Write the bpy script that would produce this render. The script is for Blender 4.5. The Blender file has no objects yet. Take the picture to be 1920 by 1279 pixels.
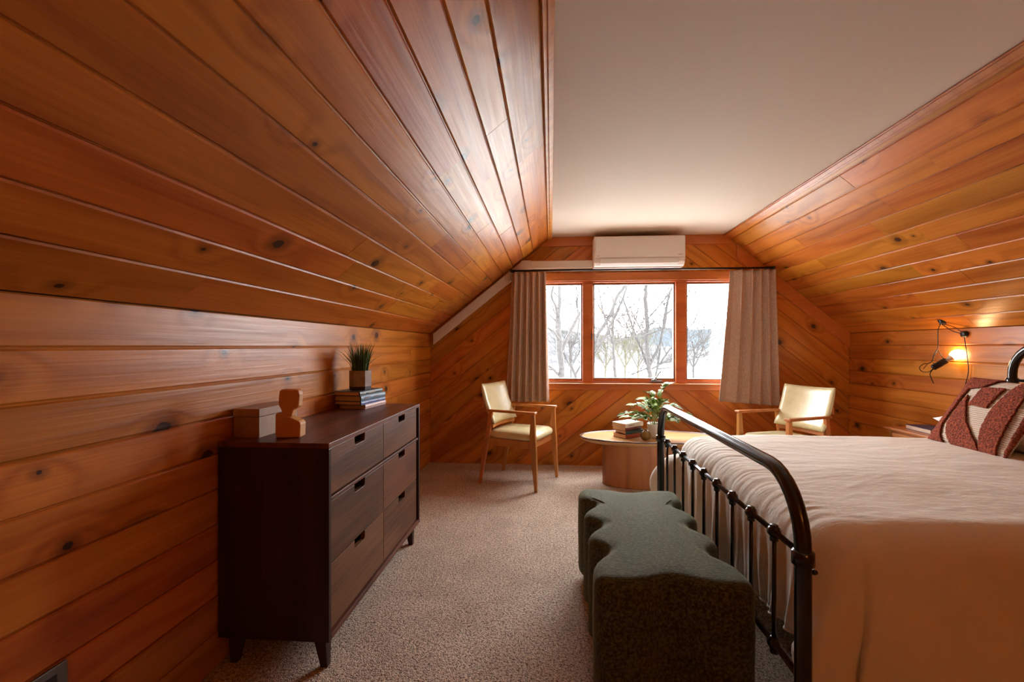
import bpy, bmesh, math, random
from mathutils import Vector, Matrix, noise, Euler
PI = math.pi
scene = bpy.context.scene
COL = scene.collection

# ------------------------------------------------------------------ camera, sky, light, exposure
H = 1.2                                     # camera height
YAW = math.atan(64 / 853.0)
cd = bpy.data.cameras.new('camera'); cam = bpy.data.objects.new('camera', cd); COL.objects.link(cam)
cam.location = (0, 0, H); cam.rotation_euler = (PI / 2, 0, YAW)
cd.sensor_fit = 'HORIZONTAL'; cd.sensor_width = 36; cd.lens = 853.0 * 36 / 1920
cd.shift_x = -9.0 / 1920; cd.shift_y = 9.5 / 1920
cd.clip_start = 0.02; cd.clip_end = 3000
scene.camera = cam

world = bpy.data.worlds.new('overcast_sky'); scene.world = world; world.use_nodes = True
bg = world.node_tree.nodes['Background']
bg.inputs[0].default_value = (0.955, 0.975, 1.0, 1); bg.inputs[1].default_value = 23.0
try:
    world.cycles.sampling_method = 'AUTOMATIC'
except Exception: pass

pl = bpy.data.lights.new('window_portal', 'AREA'); pl.shape = 'RECTANGLE'; pl.size = 2.05; pl.size_y = 1.1
pl.cycles.is_portal = True
po = bpy.data.objects.new('window_portal', pl); COL.objects.link(po)
po.location = (0.83, 4.80, 1.36); po.rotation_euler = (-PI / 2, 0, 0)

scene.view_settings.view_transform = 'Standard'; scene.view_settings.look = 'None'
scene.view_settings.gamma = 1; scene.view_settings.use_curve_mapping = False
scene.view_settings.exposure = 0.55
scene.cycles.use_denoising = True
scene.cycles.max_bounces = 12; scene.cycles.diffuse_bounces = 8; scene.cycles.glossy_bounces = 4
scene.cycles.transmission_bounces = 6; scene.cycles.transparent_max_bounces = 12
scene.cycles.sample_clamp_indirect = 6.0
scene.cycles.caustics_reflective = False; scene.cycles.caustics_refractive = False

# ------------------------------------------------------------------ node helpers / materials
def mat(name):
    m = bpy.data.materials.new(name); m.use_nodes = True
    nt = m.node_tree; b = nt.nodes['Principled BSDF']
    return m, nt, b
def N(nt, t, **kw):
    n = nt.nodes.new(t)
    for k, v in kw.items():
        if k.startswith('i_'): n.inputs[k[2:].replace('_', ' ')].default_value = v
        else: setattr(n, k, v)
    return n
def L(nt, a, b): nt.links.new(a, b)
def math_(nt, op, a, b=None, c=None, clamp=False):
    n = nt.nodes.new('ShaderNodeMath'); n.operation = op; n.use_clamp = clamp
    for i, v in enumerate((a, b, c)):
        if v is None: continue
        if isinstance(v, (int, float)): n.inputs[i].default_value = v
        else: L(nt, v, n.inputs[i])
    return n.outputs[0]
def vmath(nt, op, a, b):
    n = nt.nodes.new('ShaderNodeVectorMath'); n.operation = op
    for i, v in enumerate((a, b)):
        if isinstance(v, tuple): n.inputs[i].default_value = v
        else: L(nt, v, n.inputs[i])
    return n.outputs[0]
def mix(nt, f, a, b, mode='MIX'):
    n = nt.nodes.new('ShaderNodeMix'); n.data_type = 'RGBA'; n.blend_type = mode
    for s, v in ((0, f), (6, a), (7, b)):
        if isinstance(v, (int, float)): n.inputs[s].default_value = v
        elif isinstance(v, tuple): n.inputs[s].default_value = v if len(v) == 4 else v + (1,)
        else: L(nt, v, n.inputs[s])
    return n.outputs[2]
def maprange(nt, v, a, b, c=0.0, d=1.0, smooth=True):
    n = nt.nodes.new('ShaderNodeMapRange'); n.interpolation_type = 'SMOOTHSTEP' if smooth else 'LINEAR'
    if isinstance(v, (int, float)): n.inputs[0].default_value = v
    else: L(nt, v, n.inputs[0])
    for i, x in ((1, a), (2, b), (3, c), (4, d)):
        if isinstance(x, (int, float)): n.inputs[i].default_value = x
        else: L(nt, x, n.inputs[i])
    return n.outputs[0]
def bump(nt, b, h, strength=0.3, dist=0.01):
    n = nt.nodes.new('ShaderNodeBump'); n.inputs['Strength'].default_value = strength; n.inputs['Distance'].default_value = dist
    L(nt, h, n.inputs['Height']); L(nt, n.outputs[0], b.inputs['Normal'])
def noise_(nt, vec, scale, detail=3, rough=0.5):
    n = nt.nodes.new('ShaderNodeTexNoise'); n.inputs['Scale'].default_value = scale
    n.inputs['Detail'].default_value = detail; n.inputs['Roughness'].default_value = rough
    L(nt, vec, n.inputs['Vector']); return n.outputs[0]

def simple(name, col, rough=0.5, metal=0.0, nscale=None, namt=0.0, bstr=0.0, bscale=None, spec=0.5, bdist=0.002):
    m, nt, b = mat(name)
    b.inputs['Base Color'].default_value = col + (1,); b.inputs['Roughness'].default_value = rough
    b.inputs['Metallic'].default_value = metal; b.inputs['Specular IOR Level'].default_value = spec
    tc = N(nt, 'ShaderNodeTexCoord')
    if nscale:
        f = noise_(nt, tc.outputs['Object'], nscale, 4)
        c = mix(nt, maprange(nt, f, 0.3, 0.7), tuple(x * (1 - namt) for x in col), tuple(min(1, x * (1 + namt)) for x in col))
        L(nt, c, b.inputs['Base Color'])
    if bstr:
        bump(nt, b, noise_(nt, tc.outputs['Object'], bscale or 80, 4), bstr, bdist)
    return m

def wood(name, light, dark, knots=True, rough=0.33, ring=55.0, var=0.26, axis='x', spec=0.5, coat=0.0, fine=90.0, knotcol=(0.035, 0.014, 0.008), stretch=1.0):
    m, nt, b = mat(name)
    tc = N(nt, 'ShaderNodeTexCoord'); oi = N(nt, 'ShaderNodeObjectInfo')
    P0 = tc.outputs['Object']
    if axis != 'x':
        s = N(nt, 'ShaderNodeSeparateXYZ'); L(nt, P0, s.inputs[0]); c = N(nt, 'ShaderNodeCombineXYZ')
        order = {'y': (1, 0, 2), 'z': (2, 0, 1), 'zy': (2, 1, 0)}[axis]
        for i, k in enumerate(order): L(nt, s.outputs[k], c.inputs[i])
        P0 = c.outputs[0]
    r = oi.outputs['Random']
    cc = N(nt, 'ShaderNodeCombineXYZ')
    L(nt, math_(nt, 'MULTIPLY', r, 61.0), cc.inputs[0]); L(nt, math_(nt, 'MULTIPLY', r, 37.0), cc.inputs[1]); L(nt, math_(nt, 'MULTIPLY', r, 13.0), cc.inputs[2])
    P = vmath(nt, 'ADD', P0, cc.outputs[0])
    sp = N(nt, 'ShaderNodeSeparateXYZ'); L(nt, P, sp.inputs[0])
    big = noise_(nt, vmath(nt, 'MULTIPLY', P, (0.9 * stretch, 5.0, 5.0)), 1.0, 2)
    streak = noise_(nt, vmath(nt, 'MULTIPLY', P, (2.0 * stretch, fine, fine)), 1.0, 3)
    phase = math_(nt, 'ADD', math_(nt, 'MULTIPLY', sp.outputs[1], ring), math_(nt, 'MULTIPLY', big, 16.0))
    if knots:
        v = N(nt, 'ShaderNodeTexVoronoi'); v.voronoi_dimensions = '2D'; v.inputs['Scale'].default_value = 1.0
        warp = noise_(nt, vmath(nt, 'MULTIPLY', P, (30.0, 30.0, 30.0)), 1.0, 2)
        wv = vmath(nt, 'MULTIPLY', P, (2.3, 3.1, 0.0))
        L(nt, wv, v.inputs['Vector'])
        d = math_(nt, 'ADD', v.outputs['Distance'], math_(nt, 'MULTIPLY', math_(nt, 'SUBTRACT', warp, 0.5), 0.03))
        sc = N(nt, 'ShaderNodeSeparateColor'); L(nt, v.outputs['Color'], sc.inputs[0])
        rad = math_(nt, 'MULTIPLY_ADD', math_(nt, 'POWER', sc.outputs[0], 2.0), 0.060, 0.016)
        on = math_(nt, 'GREATER_THAN', sc.outputs[1], 0.22)
        k = math_(nt, 'MULTIPLY', maprange(nt, d, math_(nt, 'MULTIPLY', rad, 0.9), math_(nt, 'MULTIPLY', rad, 1.15), 1.0, 0.0), on)
        halo = math_(nt, 'MULTIPLY', maprange(nt, d, rad, math_(nt, 'MULTIPLY_ADD', rad, 3.2, 0.03), 1.0, 0.0), on)
        hal2 = math_(nt, 'MULTIPLY', maprange(nt, d, 0.0, 0.33, 1.0, 0.0), on)
        phase = math_(nt, 'ADD', phase, math_(nt, 'MULTIPLY', hal2, 7.0))
    ringv = math_(nt, 'POWER', math_(nt, 'MULTIPLY_ADD', math_(nt, 'SINE', phase), 0.5, 0.5), 2.0)
    f = math_(nt, 'ADD', math_(nt, 'MULTIPLY', ringv, 0.36), math_(nt, 'MULTIPLY', streak, 0.74))
    f = math_(nt, 'ADD', f, math_(nt, 'MULTIPLY', math_(nt, 'SUBTRACT', big, 0.5), 0.7), clamp=True)
    col = mix(nt, f, light, dark)
    hsv = N(nt, 'ShaderNodeHueSaturation')
    wn = N(nt, 'ShaderNodeTexWhiteNoise'); wn.noise_dimensions = '1D'; L(nt, r, wn.inputs['W'])
    L(nt, math_(nt, 'MULTIPLY_ADD', wn.outputs[0], var, 1.0 - var * 0.6), hsv.inputs['Value'])
    L(nt, math_(nt, 'MULTIPLY_ADD', r, 0.02, 0.49), hsv.inputs['Hue'])
    L(nt, col, hsv.inputs['Color']); col = hsv.outputs[0]
    if knots:
        col = mix(nt, math_(nt, 'MULTIPLY', halo, 0.6), col, tuple(x * 0.42 for x in dark))
        col = mix(nt, math_(nt, 'MULTIPLY', k, 0.93), col, knotcol)
    L(nt, col, b.inputs['Base Color'])
    b.inputs['Specular IOR Level'].default_value = spec
    L(nt, math_(nt, 'MULTIPLY_ADD', streak, 0.22, rough - 0.10), b.inputs['Roughness'])
    b.inputs['Coat Weight'].default_value = coat; b.inputs['Coat Roughness'].default_value = 0.2
    hb = math_(nt, 'ADD', math_(nt, 'MULTIPLY', ringv, 0.4), streak)
    bump(nt, b, hb, 0.28, 0.0025)
    return m

M = {}
PLL, PLD = (0.66, 0.240, 0.036), (0.35, 0.092, 0.008)
M['pine'] = wood('varnished_pine', PLL, PLD, True, 0.31, spec=0.26)
M['pine_trim'] = wood('pine_trim', (0.62, 0.22, 0.038), (0.42, 0.12, 0.014), False, 0.35)
M['pine_back'] = simple('plank_backing', (0.10, 0.03, 0.008), 0.8)
M['frame_wood'] = wood('window_wood', (0.56, 0.175, 0.034), (0.38, 0.10, 0.015), False, 0.38)
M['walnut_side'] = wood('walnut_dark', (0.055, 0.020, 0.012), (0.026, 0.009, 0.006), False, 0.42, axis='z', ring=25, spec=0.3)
M['walnut'] = wood('walnut_window_lit', (0.20, 0.076, 0.036), (0.050, 0.017, 0.008), False, 0.42, axis='y', ring=38, spec=0.28)  # same walnut, its colour lightened for window light glancing along the fronts
M['walnut_edge'] = simple('walnut_edge', (0.10, 0.045, 0.03), 0.25)
M['dark_gap'] = simple('drawer_recess', (0.012, 0.006, 0.004), 0.8)
M['teak'] = wood('teak_chair', (0.60, 0.25, 0.065), (0.38, 0.13, 0.028), False, 0.36, axis='z', ring=40)
M['oak_table'] = wood('oak_tabletop', (0.58, 0.31, 0.14), (0.42, 0.20, 0.075), False, 0.3, ring=30)
M['oak_drum'] = wood('oak_drum', (0.54, 0.205, 0.058), (0.24, 0.075, 0.018), False, 0.4, axis='z', ring=46)
M['night'] = wood('nightstand_wood', (0.55, 0.24, 0.075), (0.40, 0.15, 0.04), False, 0.35, axis='y')
M['paint'] = simple('ceiling_paint', (0.74, 0.645, 0.545), 0.75, bstr=0.15, bscale=160)
M['white_plastic'] = simple('white_plastic', (0.78, 0.74, 0.70), 0.35)
M['vane'] = simple('vent_plastic', (0.80, 0.80, 0.80), 0.35)
M['duct'] = simple('duct_plastic', (0.74, 0.68, 0.60), 0.45)
M['iron'] = simple('black_iron', (0.010, 0.009, 0.009), 0.19, metal=0.0, spec=0.7, bstr=0.05, bscale=40)
M['black'] = simple('black_plastic', (0.012, 0.011, 0.012), 0.4)
M['steel'] = simple('steel_grey', (0.20, 0.19, 0.19), 0.35, metal=0.8)
M['bluegrey'] = simple('sash_liner', (0.16, 0.19, 0.22), 0.4)
M['vinyl'] = simple('cream_vinyl', (0.64, 0.575, 0.33), 0.27, nscale=12, namt=0.06, bstr=0.25, bscale=22, bdist=0.006)
M['white_pot'] = simple('ceramic_white', (0.72, 0.68, 0.60), 0.35)
M['pages'] = simple('book_pages', (0.66, 0.50, 0.36), 0.8, nscale=200, namt=0.12)
M['gold'] = simple('spine_print', (0.75, 0.66, 0.5), 0.5)
M['pinkprint'] = simple('spine_print_rose', (0.30, 0.16, 0.20), 0.5)
M['darkprint'] = simple('print_dark', (0.16, 0.10, 0.07), 0.6)
for n_, c_ in {'black_cover': (0.02, 0.028, 0.035), 'teal_cover': (0.055, 0.13, 0.20), 'blue_cover': (0.05, 0.085, 0.28),
               'rose_cover': (0.62, 0.38, 0.34), 'cream_cover': (0.78, 0.70, 0.60), 'maroon_cover': (0.13, 0.025, 0.025),
               'green_cover': (0.03, 0.075, 0.085), 'red_cover': (0.34, 0.06, 0.03), 'navy_cover': (0.02, 0.03, 0.11)}.items():
    M[n_] = simple(n_, c_, 0.45, nscale=60, namt=0.1)
M['box'] = simple('cardboard_box', (0.34, 0.21, 0.13), 0.55, nscale=30, namt=0.08, bstr=0.1, bscale=120)
M['figure'] = simple('figure_wood', (0.62, 0.30, 0.09), 0.55, nscale=18, namt=0.08, bstr=0.1, bscale=60)
M['concrete'] = simple('concrete_pot', (0.36, 0.28, 0.24), 0.75, nscale=25, namt=0.15, bstr=0.2, bscale=90)
M['pot_base'] = simple('pot_dark_band', (0.035, 0.025, 0.022), 0.7)
M['vase'] = simple('amber_vase', (0.20, 0.12, 0.03), 0.22, nscale=15, namt=0.3)
M['stem'] = simple('stem', (0.16, 0.22, 0.05), 0.5)
M['soil'] = simple('soil', (0.05, 0.03, 0.02), 0.9)
M['pillow_white'] = simple('pillow_white', (0.80, 0.76, 0.72), 0.85, bstr=0.2, bscale=30)
M['pillow_tan'] = simple('pillow_tan', (0.55, 0.36, 0.20), 0.85, bstr=0.2, bscale=30)
M['mattress'] = simple('mattress', (0.7, 0.66, 0.6), 0.8)

# grass blades
m, nt, b = mat('grass_blade'); g = N(nt, 'ShaderNodeNewGeometry')
L(nt, mix(nt, g.outputs['Random Per Island'], (0.018, 0.07, 0.008), (0.09, 0.19, 0.03)), b.inputs['Base Color'])
b.inputs['Roughness'].default_value = 0.4; M['grass'] = m
# variegated leaf
m, nt, b = mat('variegated_leaf'); tc = N(nt, 'ShaderNodeTexCoord'); oi = N(nt, 'ShaderNodeObjectInfo')
s = N(nt, 'ShaderNodeSeparateXYZ'); L(nt, tc.outputs['Object'], s.inputs[0])
ed = math_(nt, 'ABSOLUTE', s.outputs[1])
nz = noise_(nt, vmath(nt, 'ADD', tc.outputs['Object'], oi.outputs['Location']), 70, 2)
e2 = math_(nt, 'ADD', ed, math_(nt, 'MULTIPLY', math_(nt, 'SUBTRACT', nz, 0.5), 0.012))
cdark = mix(nt, oi.outputs['Random'], (0.045, 0.13, 0.012), (0.22, 0.34, 0.03))
L(nt, mix(nt, maprange(nt, e2, 0.0055, 0.009), cdark, (0.42, 0.46, 0.20)), b.inputs['Base Color'])
b.inputs['Roughness'].default_value = 0.55; b.inputs['Specular IOR Level'].default_value = 0.25; M['leaf'] = m

# carpet
m, nt, b = mat('carpet'); tc = N(nt, 'ShaderNodeTexCoord'); P = tc.outputs['Object']
v = N(nt, 'ShaderNodeTexVoronoi'); v.inputs['Scale'].default_value = 210; L(nt, vmath(nt, 'ADD', P, vmath(nt, 'MULTIPLY', P, (0, 0, 0))), v.inputs['Vector'])
n1 = noise_(nt, P, 95, 4, 0.65); n2 = noise_(nt, P, 4, 2)
f = math_(nt, 'ADD', math_(nt, 'MULTIPLY', v.outputs['Distance'], 0.45), math_(nt, 'MULTIPLY', n1, 0.95))
c = mix(nt, maprange(nt, f, 0.50, 0.98), (0.98, 0.83, 0.66), (0.19, 0.105, 0.062))
c = mix(nt, maprange(nt, n2, 0.3, 0.7), c, mix(nt, 1.0, c, (0.86, 0.84, 0.82), 'MULTIPLY'))
L(nt, c, b.inputs['Base Color']); b.inputs['Roughness'].default_value = 0.95; b.inputs['Specular IOR Level'].default_value = 0.1
b.inputs['Sheen Weight'].default_value = 0.15
bump(nt, b, math_(nt, 'SUBTRACT', 1.0, f), 1.0, 0.012); M['carpet'] = m

# chenille green
m, nt, b = mat('green_chenille'); tc = N(nt, 'ShaderNodeTexCoord'); P = tc.outputs['Object']
n1 = noise_(nt, vmath(nt, 'MULTIPLY', P, (95, 210, 95)), 1.0, 4, 0.65); n2 = noise_(nt, P, 9, 3)
f = math_(nt, 'ADD', math_(nt, 'MULTIPLY', n1, 0.95), math_(nt, 'MULTIPLY', n2, 0.10))
L(nt, mix(nt, maprange(nt, f, 0.40, 0.70), (0.013, 0.017, 0.007), (0.105, 0.122, 0.056)), b.inputs['Base Color'])
b.inputs['Roughness'].default_value = 0.9; b.inputs['Sheen Weight'].default_value = 0.45; b.inputs['Sheen Roughness'].default_value = 0.4; b.inputs['Sheen Tint'].default_value = (0.62, 0.66, 0.38, 1)
bump(nt, b, n1, 0.6, 0.004); M['chenille'] = m

# linen duvet
m, nt, b = mat('linen_duvet'); tc = N(nt, 'ShaderNodeTexCoord'); P = tc.outputs['Object']
n1 = noise_(nt, vmath(nt, 'MULTIPLY', P, (6, 13, 9)), 1.0, 5, 0.6); n2 = noise_(nt, P, 350, 2)
b.inputs['Base Color'].default_value = (0.83, 0.80, 0.71, 1); b.inputs['Roughness'].default_value = 0.9
b.inputs['Specular IOR Level'].default_value = 0.2
bump(nt, b, math_(nt, 'ADD', n1, math_(nt, 'MULTIPLY', n2, 0.05)), 0.55, 0.012); M['linen'] = m

# curtain
m, nt, b = mat('curtain_linen'); tc = N(nt, 'ShaderNodeTexCoord'); P = tc.outputs['Object']
n1 = noise_(nt, vmath(nt, 'MULTIPLY', P, (300, 300, 60)), 1.0, 2); n2 = noise_(nt, vmath(nt, 'MULTIPLY', P, (60, 60, 420)), 1.0, 2)
f = math_(nt, 'MULTIPLY', math_(nt, 'ADD', n1, n2), 0.5)
L(nt, mix(nt, maprange(nt, f, 0.4, 0.6), (0.42, 0.30, 0.23), (0.60, 0.45, 0.36)), b.inputs['Base Color'])
b.inputs['Roughness'].default_value = 0.85; M['curtain'] = m

# cushion tuft and knit
m, nt, b = mat('rust_tuft'); tc = N(nt, 'ShaderNodeTexCoord'); P = tc.outputs['Object']
n1 = noise_(nt, P, 130, 4, 0.6)
L(nt, mix(nt, maprange(nt, n1, 0.35, 0.65), (0.10, 0.014, 0.004), (0.40, 0.075, 0.022)), b.inputs['Base Color'])
b.inputs['Roughness'].default_value = 0.95; bump(nt, b, n1, 1.0, 0.008); M['tuft'] = m
m, nt, b = mat('cream_knit'); tc = N(nt, 'ShaderNodeTexCoord'); w = N(nt, 'ShaderNodeTexWave'); w.bands_direction = 'Y'
w.inputs['Scale'].default_value = 28; w.inputs['Distortion'].default_value = 1.5; w.inputs['Detail Scale'].default_value = 8
L(nt, tc.outputs['Object'], w.inputs['Vector'])
L(nt, mix(nt, w.outputs[1], (0.50, 0.38, 0.28), (0.74, 0.62, 0.50)), b.inputs['Base Color']); b.inputs['Roughness'].default_value = 0.9
bump(nt, b, w.outputs[1], 0.8, 0.004); M['knit'] = m

# glass pane, bulb
m = bpy.data.materials.new('pane_glass'); m.use_nodes = True; nt = m.node_tree; nt.nodes.remove(nt.nodes['Principled BSDF'])
tr = N(nt, 'ShaderNodeBsdfTransparent'); gl = N(nt, 'ShaderNodeBsdfGlossy'); gl.inputs['Roughness'].default_value = 0.02
mx = N(nt, 'ShaderNodeMixShader'); mx.inputs[0].default_value = 0.05
L(nt, tr.outputs[0], mx.inputs[1]); L(nt, gl.outputs[0], mx.inputs[2]); L(nt, mx.outputs[0], nt.nodes['Material Output'].inputs[0]); M['glass'] = m
m = bpy.data.materials.new('lit_bulb'); m.use_nodes = True; nt = m.node_tree; b = nt.nodes['Principled BSDF']
b.inputs['Base Color'].default_value = (1, 0.9, 0.75, 1); b.inputs['Emission Color'].default_value = (1.0, 0.62, 0.30, 1)
b.inputs['Emission Strength'].default_value = 58.0; M['bulb'] = m
M['bulb_neck'] = simple('bulb_neck', (0.75, 0.62, 0.45), 0.3)

# outdoors
M['bark'] = simple('bark', (0.010, 0.009, 0.008), 0.9, nscale=20, namt=0.5, bstr=0.6, bscale=30, bdist=0.02)
M['twig'] = simple('twigs', (0.007, 0.0065, 0.006), 0.9)
M['bud'] = simple('bud_twigs', (0.020, 0.018, 0.007), 0.9)
M['hill'] = simple('far_hill', (0.030, 0.037, 0.044), 1.0, nscale=0.03, namt=0.15, spec=0.0)
M['wood_far'] = simple('far_woods', (0.040, 0.041, 0.043), 1.0, nscale=0.2, namt=0.3, spec=0.0)
M['snow'] = simple('pale_lawn', (0.55, 0.55, 0.52), 0.9)
M['lake'] = simple('pale_lake', (0.5, 0.55, 0.58), 0.15)
M['siding'] = simple('outer_sheathing', (0.4, 0.38, 0.35), 0.8)

# ------------------------------------------------------------------ mesh helpers
class MB:
    def __init__(s): s.v = []; s.f = []
    def add(s, vs, fs):
        o = len(s.v); s.v += [tuple(x) for x in vs]; s.f += [tuple(i + o for i in f) for f in fs]
    def box(s, a, b, mtx=None):
        x0, y0, z0 = a; x1, y1, z1 = b
        vs = [Vector(p) for p in ((x0, y0, z0), (x1, y0, z0), (x1, y1, z0), (x0, y1, z0), (x0, y0, z1), (x1, y0, z1), (x1, y1, z1), (x0, y1, z1))]
        if mtx: vs = [mtx @ p for p in vs]
        s.add(vs, [(0, 3, 2, 1), (4, 5, 6, 7), (0, 1, 5, 4), (1, 2, 6, 5), (2, 3, 7, 6), (3, 0, 4, 7)])
    def hexa(s, lo, hi):          # two quads (4 pts each, same winding)
        s.add(list(lo) + list(hi), [(0, 3, 2, 1), (4, 5, 6, 7), (0, 1, 5, 4), (1, 2, 6, 5), (2, 3, 7, 6), (3, 0, 4, 7)])
    def prism(s, poly, d0, d1, to3):   # poly 2d -> to3(u, v, d)
        n = len(poly)
        s.add([to3(u, v, d0) for u, v in poly] + [to3(u, v, d1) for u, v in poly],
              [tuple(range(n - 1, -1, -1)), tuple(range(n, 2 * n))] + [(i, (i + 1) % n, n + (i + 1) % n, n + i) for i in range(n)])
    def rings(s, rs, closed=True, cap0=True, cap1=True):
        n = len(rs[0]); vs = [p for r in rs for p in r]; fs = []
        for j in range(len(rs) - 1):
            for i in range(n if closed else n - 1):
                k = (i + 1) % n; fs.append((j * n + i, j * n + k, (j + 1) * n + k, (j + 1) * n + i))
        if cap0: fs.append(tuple(range(n - 1, -1, -1)))
        if cap1: fs.append(tuple(range((len(rs) - 1) * n, len(rs) * n)))
        s.add(vs, fs)
    def tube(s, pts, r, n=12, caps=True):
        pts = [Vector(p) for p in pts]; rr = r if isinstance(r, (list, tuple)) else [r] * len(pts)
        t0 = (pts[1] - pts[0]).normalized(); up = Vector((0, 0, 1)) if abs(t0.z) < 0.9 else Vector((1, 0, 0))
        a = t0.cross(up).normalized(); out = []
        for i, p in enumerate(pts):
            t = (pts[min(i + 1, len(pts) - 1)] - pts[max(i - 1, 0)]).normalized()
            a = (a - t * a.dot(t)).normalized(); c = t.cross(a)
            out.append([p + (a * math.cos(2 * PI * k / n) + c * math.sin(2 * PI * k / n)) * rr[i] for k in range(n)])
        s.rings(out, True, caps, caps)
    def lathe(s, prof, c=(0, 0, 0), n=32, mtx=None):
        rs = []
        for r, z in prof:
            ring = [Vector((r * math.cos(2 * PI * k / n), r * math.sin(2 * PI * k / n), z)) for k in range(n)]
            if mtx: ring = [mtx @ p for p in ring]
            rs.append([p + Vector(c) for p in ring])
        s.rings(rs)
    def build(s, name, m, parent=None, smooth=False, world=True, bevel=0, solid=0, seg=2, data=None):
        off = Vector((0, 0, 0))
        if parent is not None and world:
            q = parent
            while q is not None: off += q.location; q = q.parent
        me = bpy.data.meshes.new(name); me.from_pydata([tuple(Vector(v) - off) for v in s.v], [], s.f)
        bm = bmesh.new(); bm.from_mesh(me)
        if not smooth == 'keep': bmesh.ops.recalc_face_normals(bm, faces=bm.faces)
        bm.to_mesh(me); bm.free()
        if smooth: me.polygons.foreach_set('use_smooth', [True] * len(me.polygons))
        me.materials.append(M[m] if isinstance(m, str) else m)
        o = bpy.data.objects.new(name, me); COL.objects.link(o)
        if parent is not None: o.parent = parent
        if bevel:
            bv = o.modifiers.new('bevel', 'BEVEL'); bv.width = bevel; bv.segments = seg; bv.limit_method = 'ANGLE'; bv.angle_limit = 0.6
            if not smooth: me.polygons.foreach_set('use_smooth', [False] * len(me.polygons))
        if solid:
            sd = o.modifiers.new('solid', 'SOLIDIFY'); sd.thickness = solid
        return o
def thing(name, label, cat, loc=(0, 0, 0), rz=0.0, group=None):
    o = bpy.data.objects.new(name, None); COL.objects.link(o); o.empty_display_size = 0.1
    o.location = loc; o.rotation_euler = (0, 0, rz); return tag(o, label, cat, group)
def tag(o, label, cat, group=None):
    o['label'] = label; o['category'] = cat
    if group: o['group'] = group
    return o
def struct(o, label=None, cat=None):
    o['kind'] = 'structure'
    if label: o['label'] = label
    if cat: o['category'] = cat
    return o
def boxo(name, m, a, b, parent=None, bevel=0.0, world=True, mtx=None):
    q = MB(); q.box(a, b, mtx); return q.build(name, m, parent, bevel=bevel, world=world)

# ------------------------------------------------------------------ room
XL, XR, D, YB = -1.24, 2.864, 4.61, -2.0
KN, CZ, CX0, CX1 = 1.325, 2.297, 0.0, 1.698
WX0, WX1, WZ0, WZ1 = -0.145, 1.80, 0.828, 1.85       # window opening
T = 0.10
rnd = random.Random(7)

fl = MB(); fl.box((XL - T, YB - T, -0.12), (XR + T, D + T, 0)); struct(fl.build('floor', 'carpet'), 'beige looped carpet floor', 'floor')
cl = MB(); cl.box((CX0 - 0.03, YB - T, CZ), (CX1 + 0.03, D + T, CZ + 0.1)); struct(cl.build('ceiling', 'paint'), 'flat off-white painted ceiling between two pine slopes', 'ceiling')
PT = 0.016
wl = struct(boxo('wall_left', 'pine_back', (XL - T, YB - T, 0), (XL - PT, D + T, KN + 0.02)), 'low left knee wall of horizontal pine planks', 'wall')
wr = struct(boxo('wall_right', 'pine_back', (XR + PT, YB - T, 0), (XR + T, D + T, KN + 0.02)), 'low right knee wall of horizontal pine planks', 'wall')
def slope_back(name, x0, x1, sgn, label):
    dx, dz = x1 - x0, CZ - KN; ln = math.hypot(dx, dz)
    n = Vector((-dz * (1 if dx > 0 else -1), 0, abs(dx))).normalized()      # outward (up)
    q = MB(); a = Vector((x0, YB - T, KN)); b_ = Vector((x1, YB - T, CZ)); e = Vector((0, D + T - YB + T, 0))
    lo = [a + n * PT, b_ + n * PT, b_ + n * PT + e, a + n * PT + e]
    q.hexa(lo, [p + n * 0.1 for p in lo]); return struct(q.build(name, 'pine_back'), label, 'ceiling')
sl = slope_back('ceiling_left', XL, CX0, 1, 'left sloping ceiling of long varnished pine planks')
sr = slope_back('ceiling_right', XR, CX1, -1, 'right sloping ceiling of varnished pine planks')

def profile_plank(length, w, mtx, parent, th=PT, ch=0.0045, lip=0.005):
    # local x along grain (0..length), y across (0..w), z proud
    pr = [(0, 0), (w, 0), (w, th * 0.45), (w - lip, th * 0.5), (w - lip, th - ch), (w - lip - ch, th), (ch, th), (0, th - ch)]
    g = 0.0007
    q = MB(); q.rings([[Vector((x, y, z)) for y, z in pr] for x in (g, length - g)])
    o = q.build('plank', 'pine', None)
    o.parent = parent; o.matrix_local = mtx
    return o
def frame(o, x, y):       # matrix from origin, x dir, y dir
    x = Vector(x).normalized(); y = Vector(y).normalized(); z = x.cross(y)
    return Matrix(((x.x, y.x, z.x, o[0]), (x.y, y.y, z.y, o[1]), (x.z, y.z, z.z, o[2]), (0, 0, 0, 1)))
def run_rows(parent, origin, ydir, zdir_check, widths, joints, y0=YB, y1=D):
    # rows of planks running along world +Y; ydir: direction across rows
    t = 0.0; ydir = Vector(ydir).normalized()
    for k, w in enumerate(widths):
        js = [y0] + sorted(j for j in joints(k) if y0 + 0.3 < j < y1 - 0.08) + [y1]
        for a, b_ in zip(js[:-1], js[1:]):
            o = Vector(origin) + ydir * t
            m1 = frame((o.x, a, o.z), (0, 1, 0), ydir)
            if (m1.to_3x3() @ Vector((0, 0, 1))).dot(Vector(zdir_check)) < 0:
                m1 = frame((o.x, b_, o.z), (0, -1, 0), ydir)
            z = m1.to_3x3() @ Vector((0, 0, 1)); m1.translation -= z * PT
            jit = rnd.uniform(-0.0008, 0.0008); m1.translation += z * jit
            profile_plank(b_ - a, w, m1, parent)
        t += w
def rj(seed, lo=0.9, hi=2.6, fixed={}):
    def f(k):
        r = random.Random(seed * 100 + k)
        if k in fixed: return fixed[k]
        out, y = [], YB + r.uniform(0.6, 2.2)
        while y < D - 0.25: out.append(y); y += r.uniform(lo, hi)
        return out
    return f
PW = 0.1325
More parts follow.
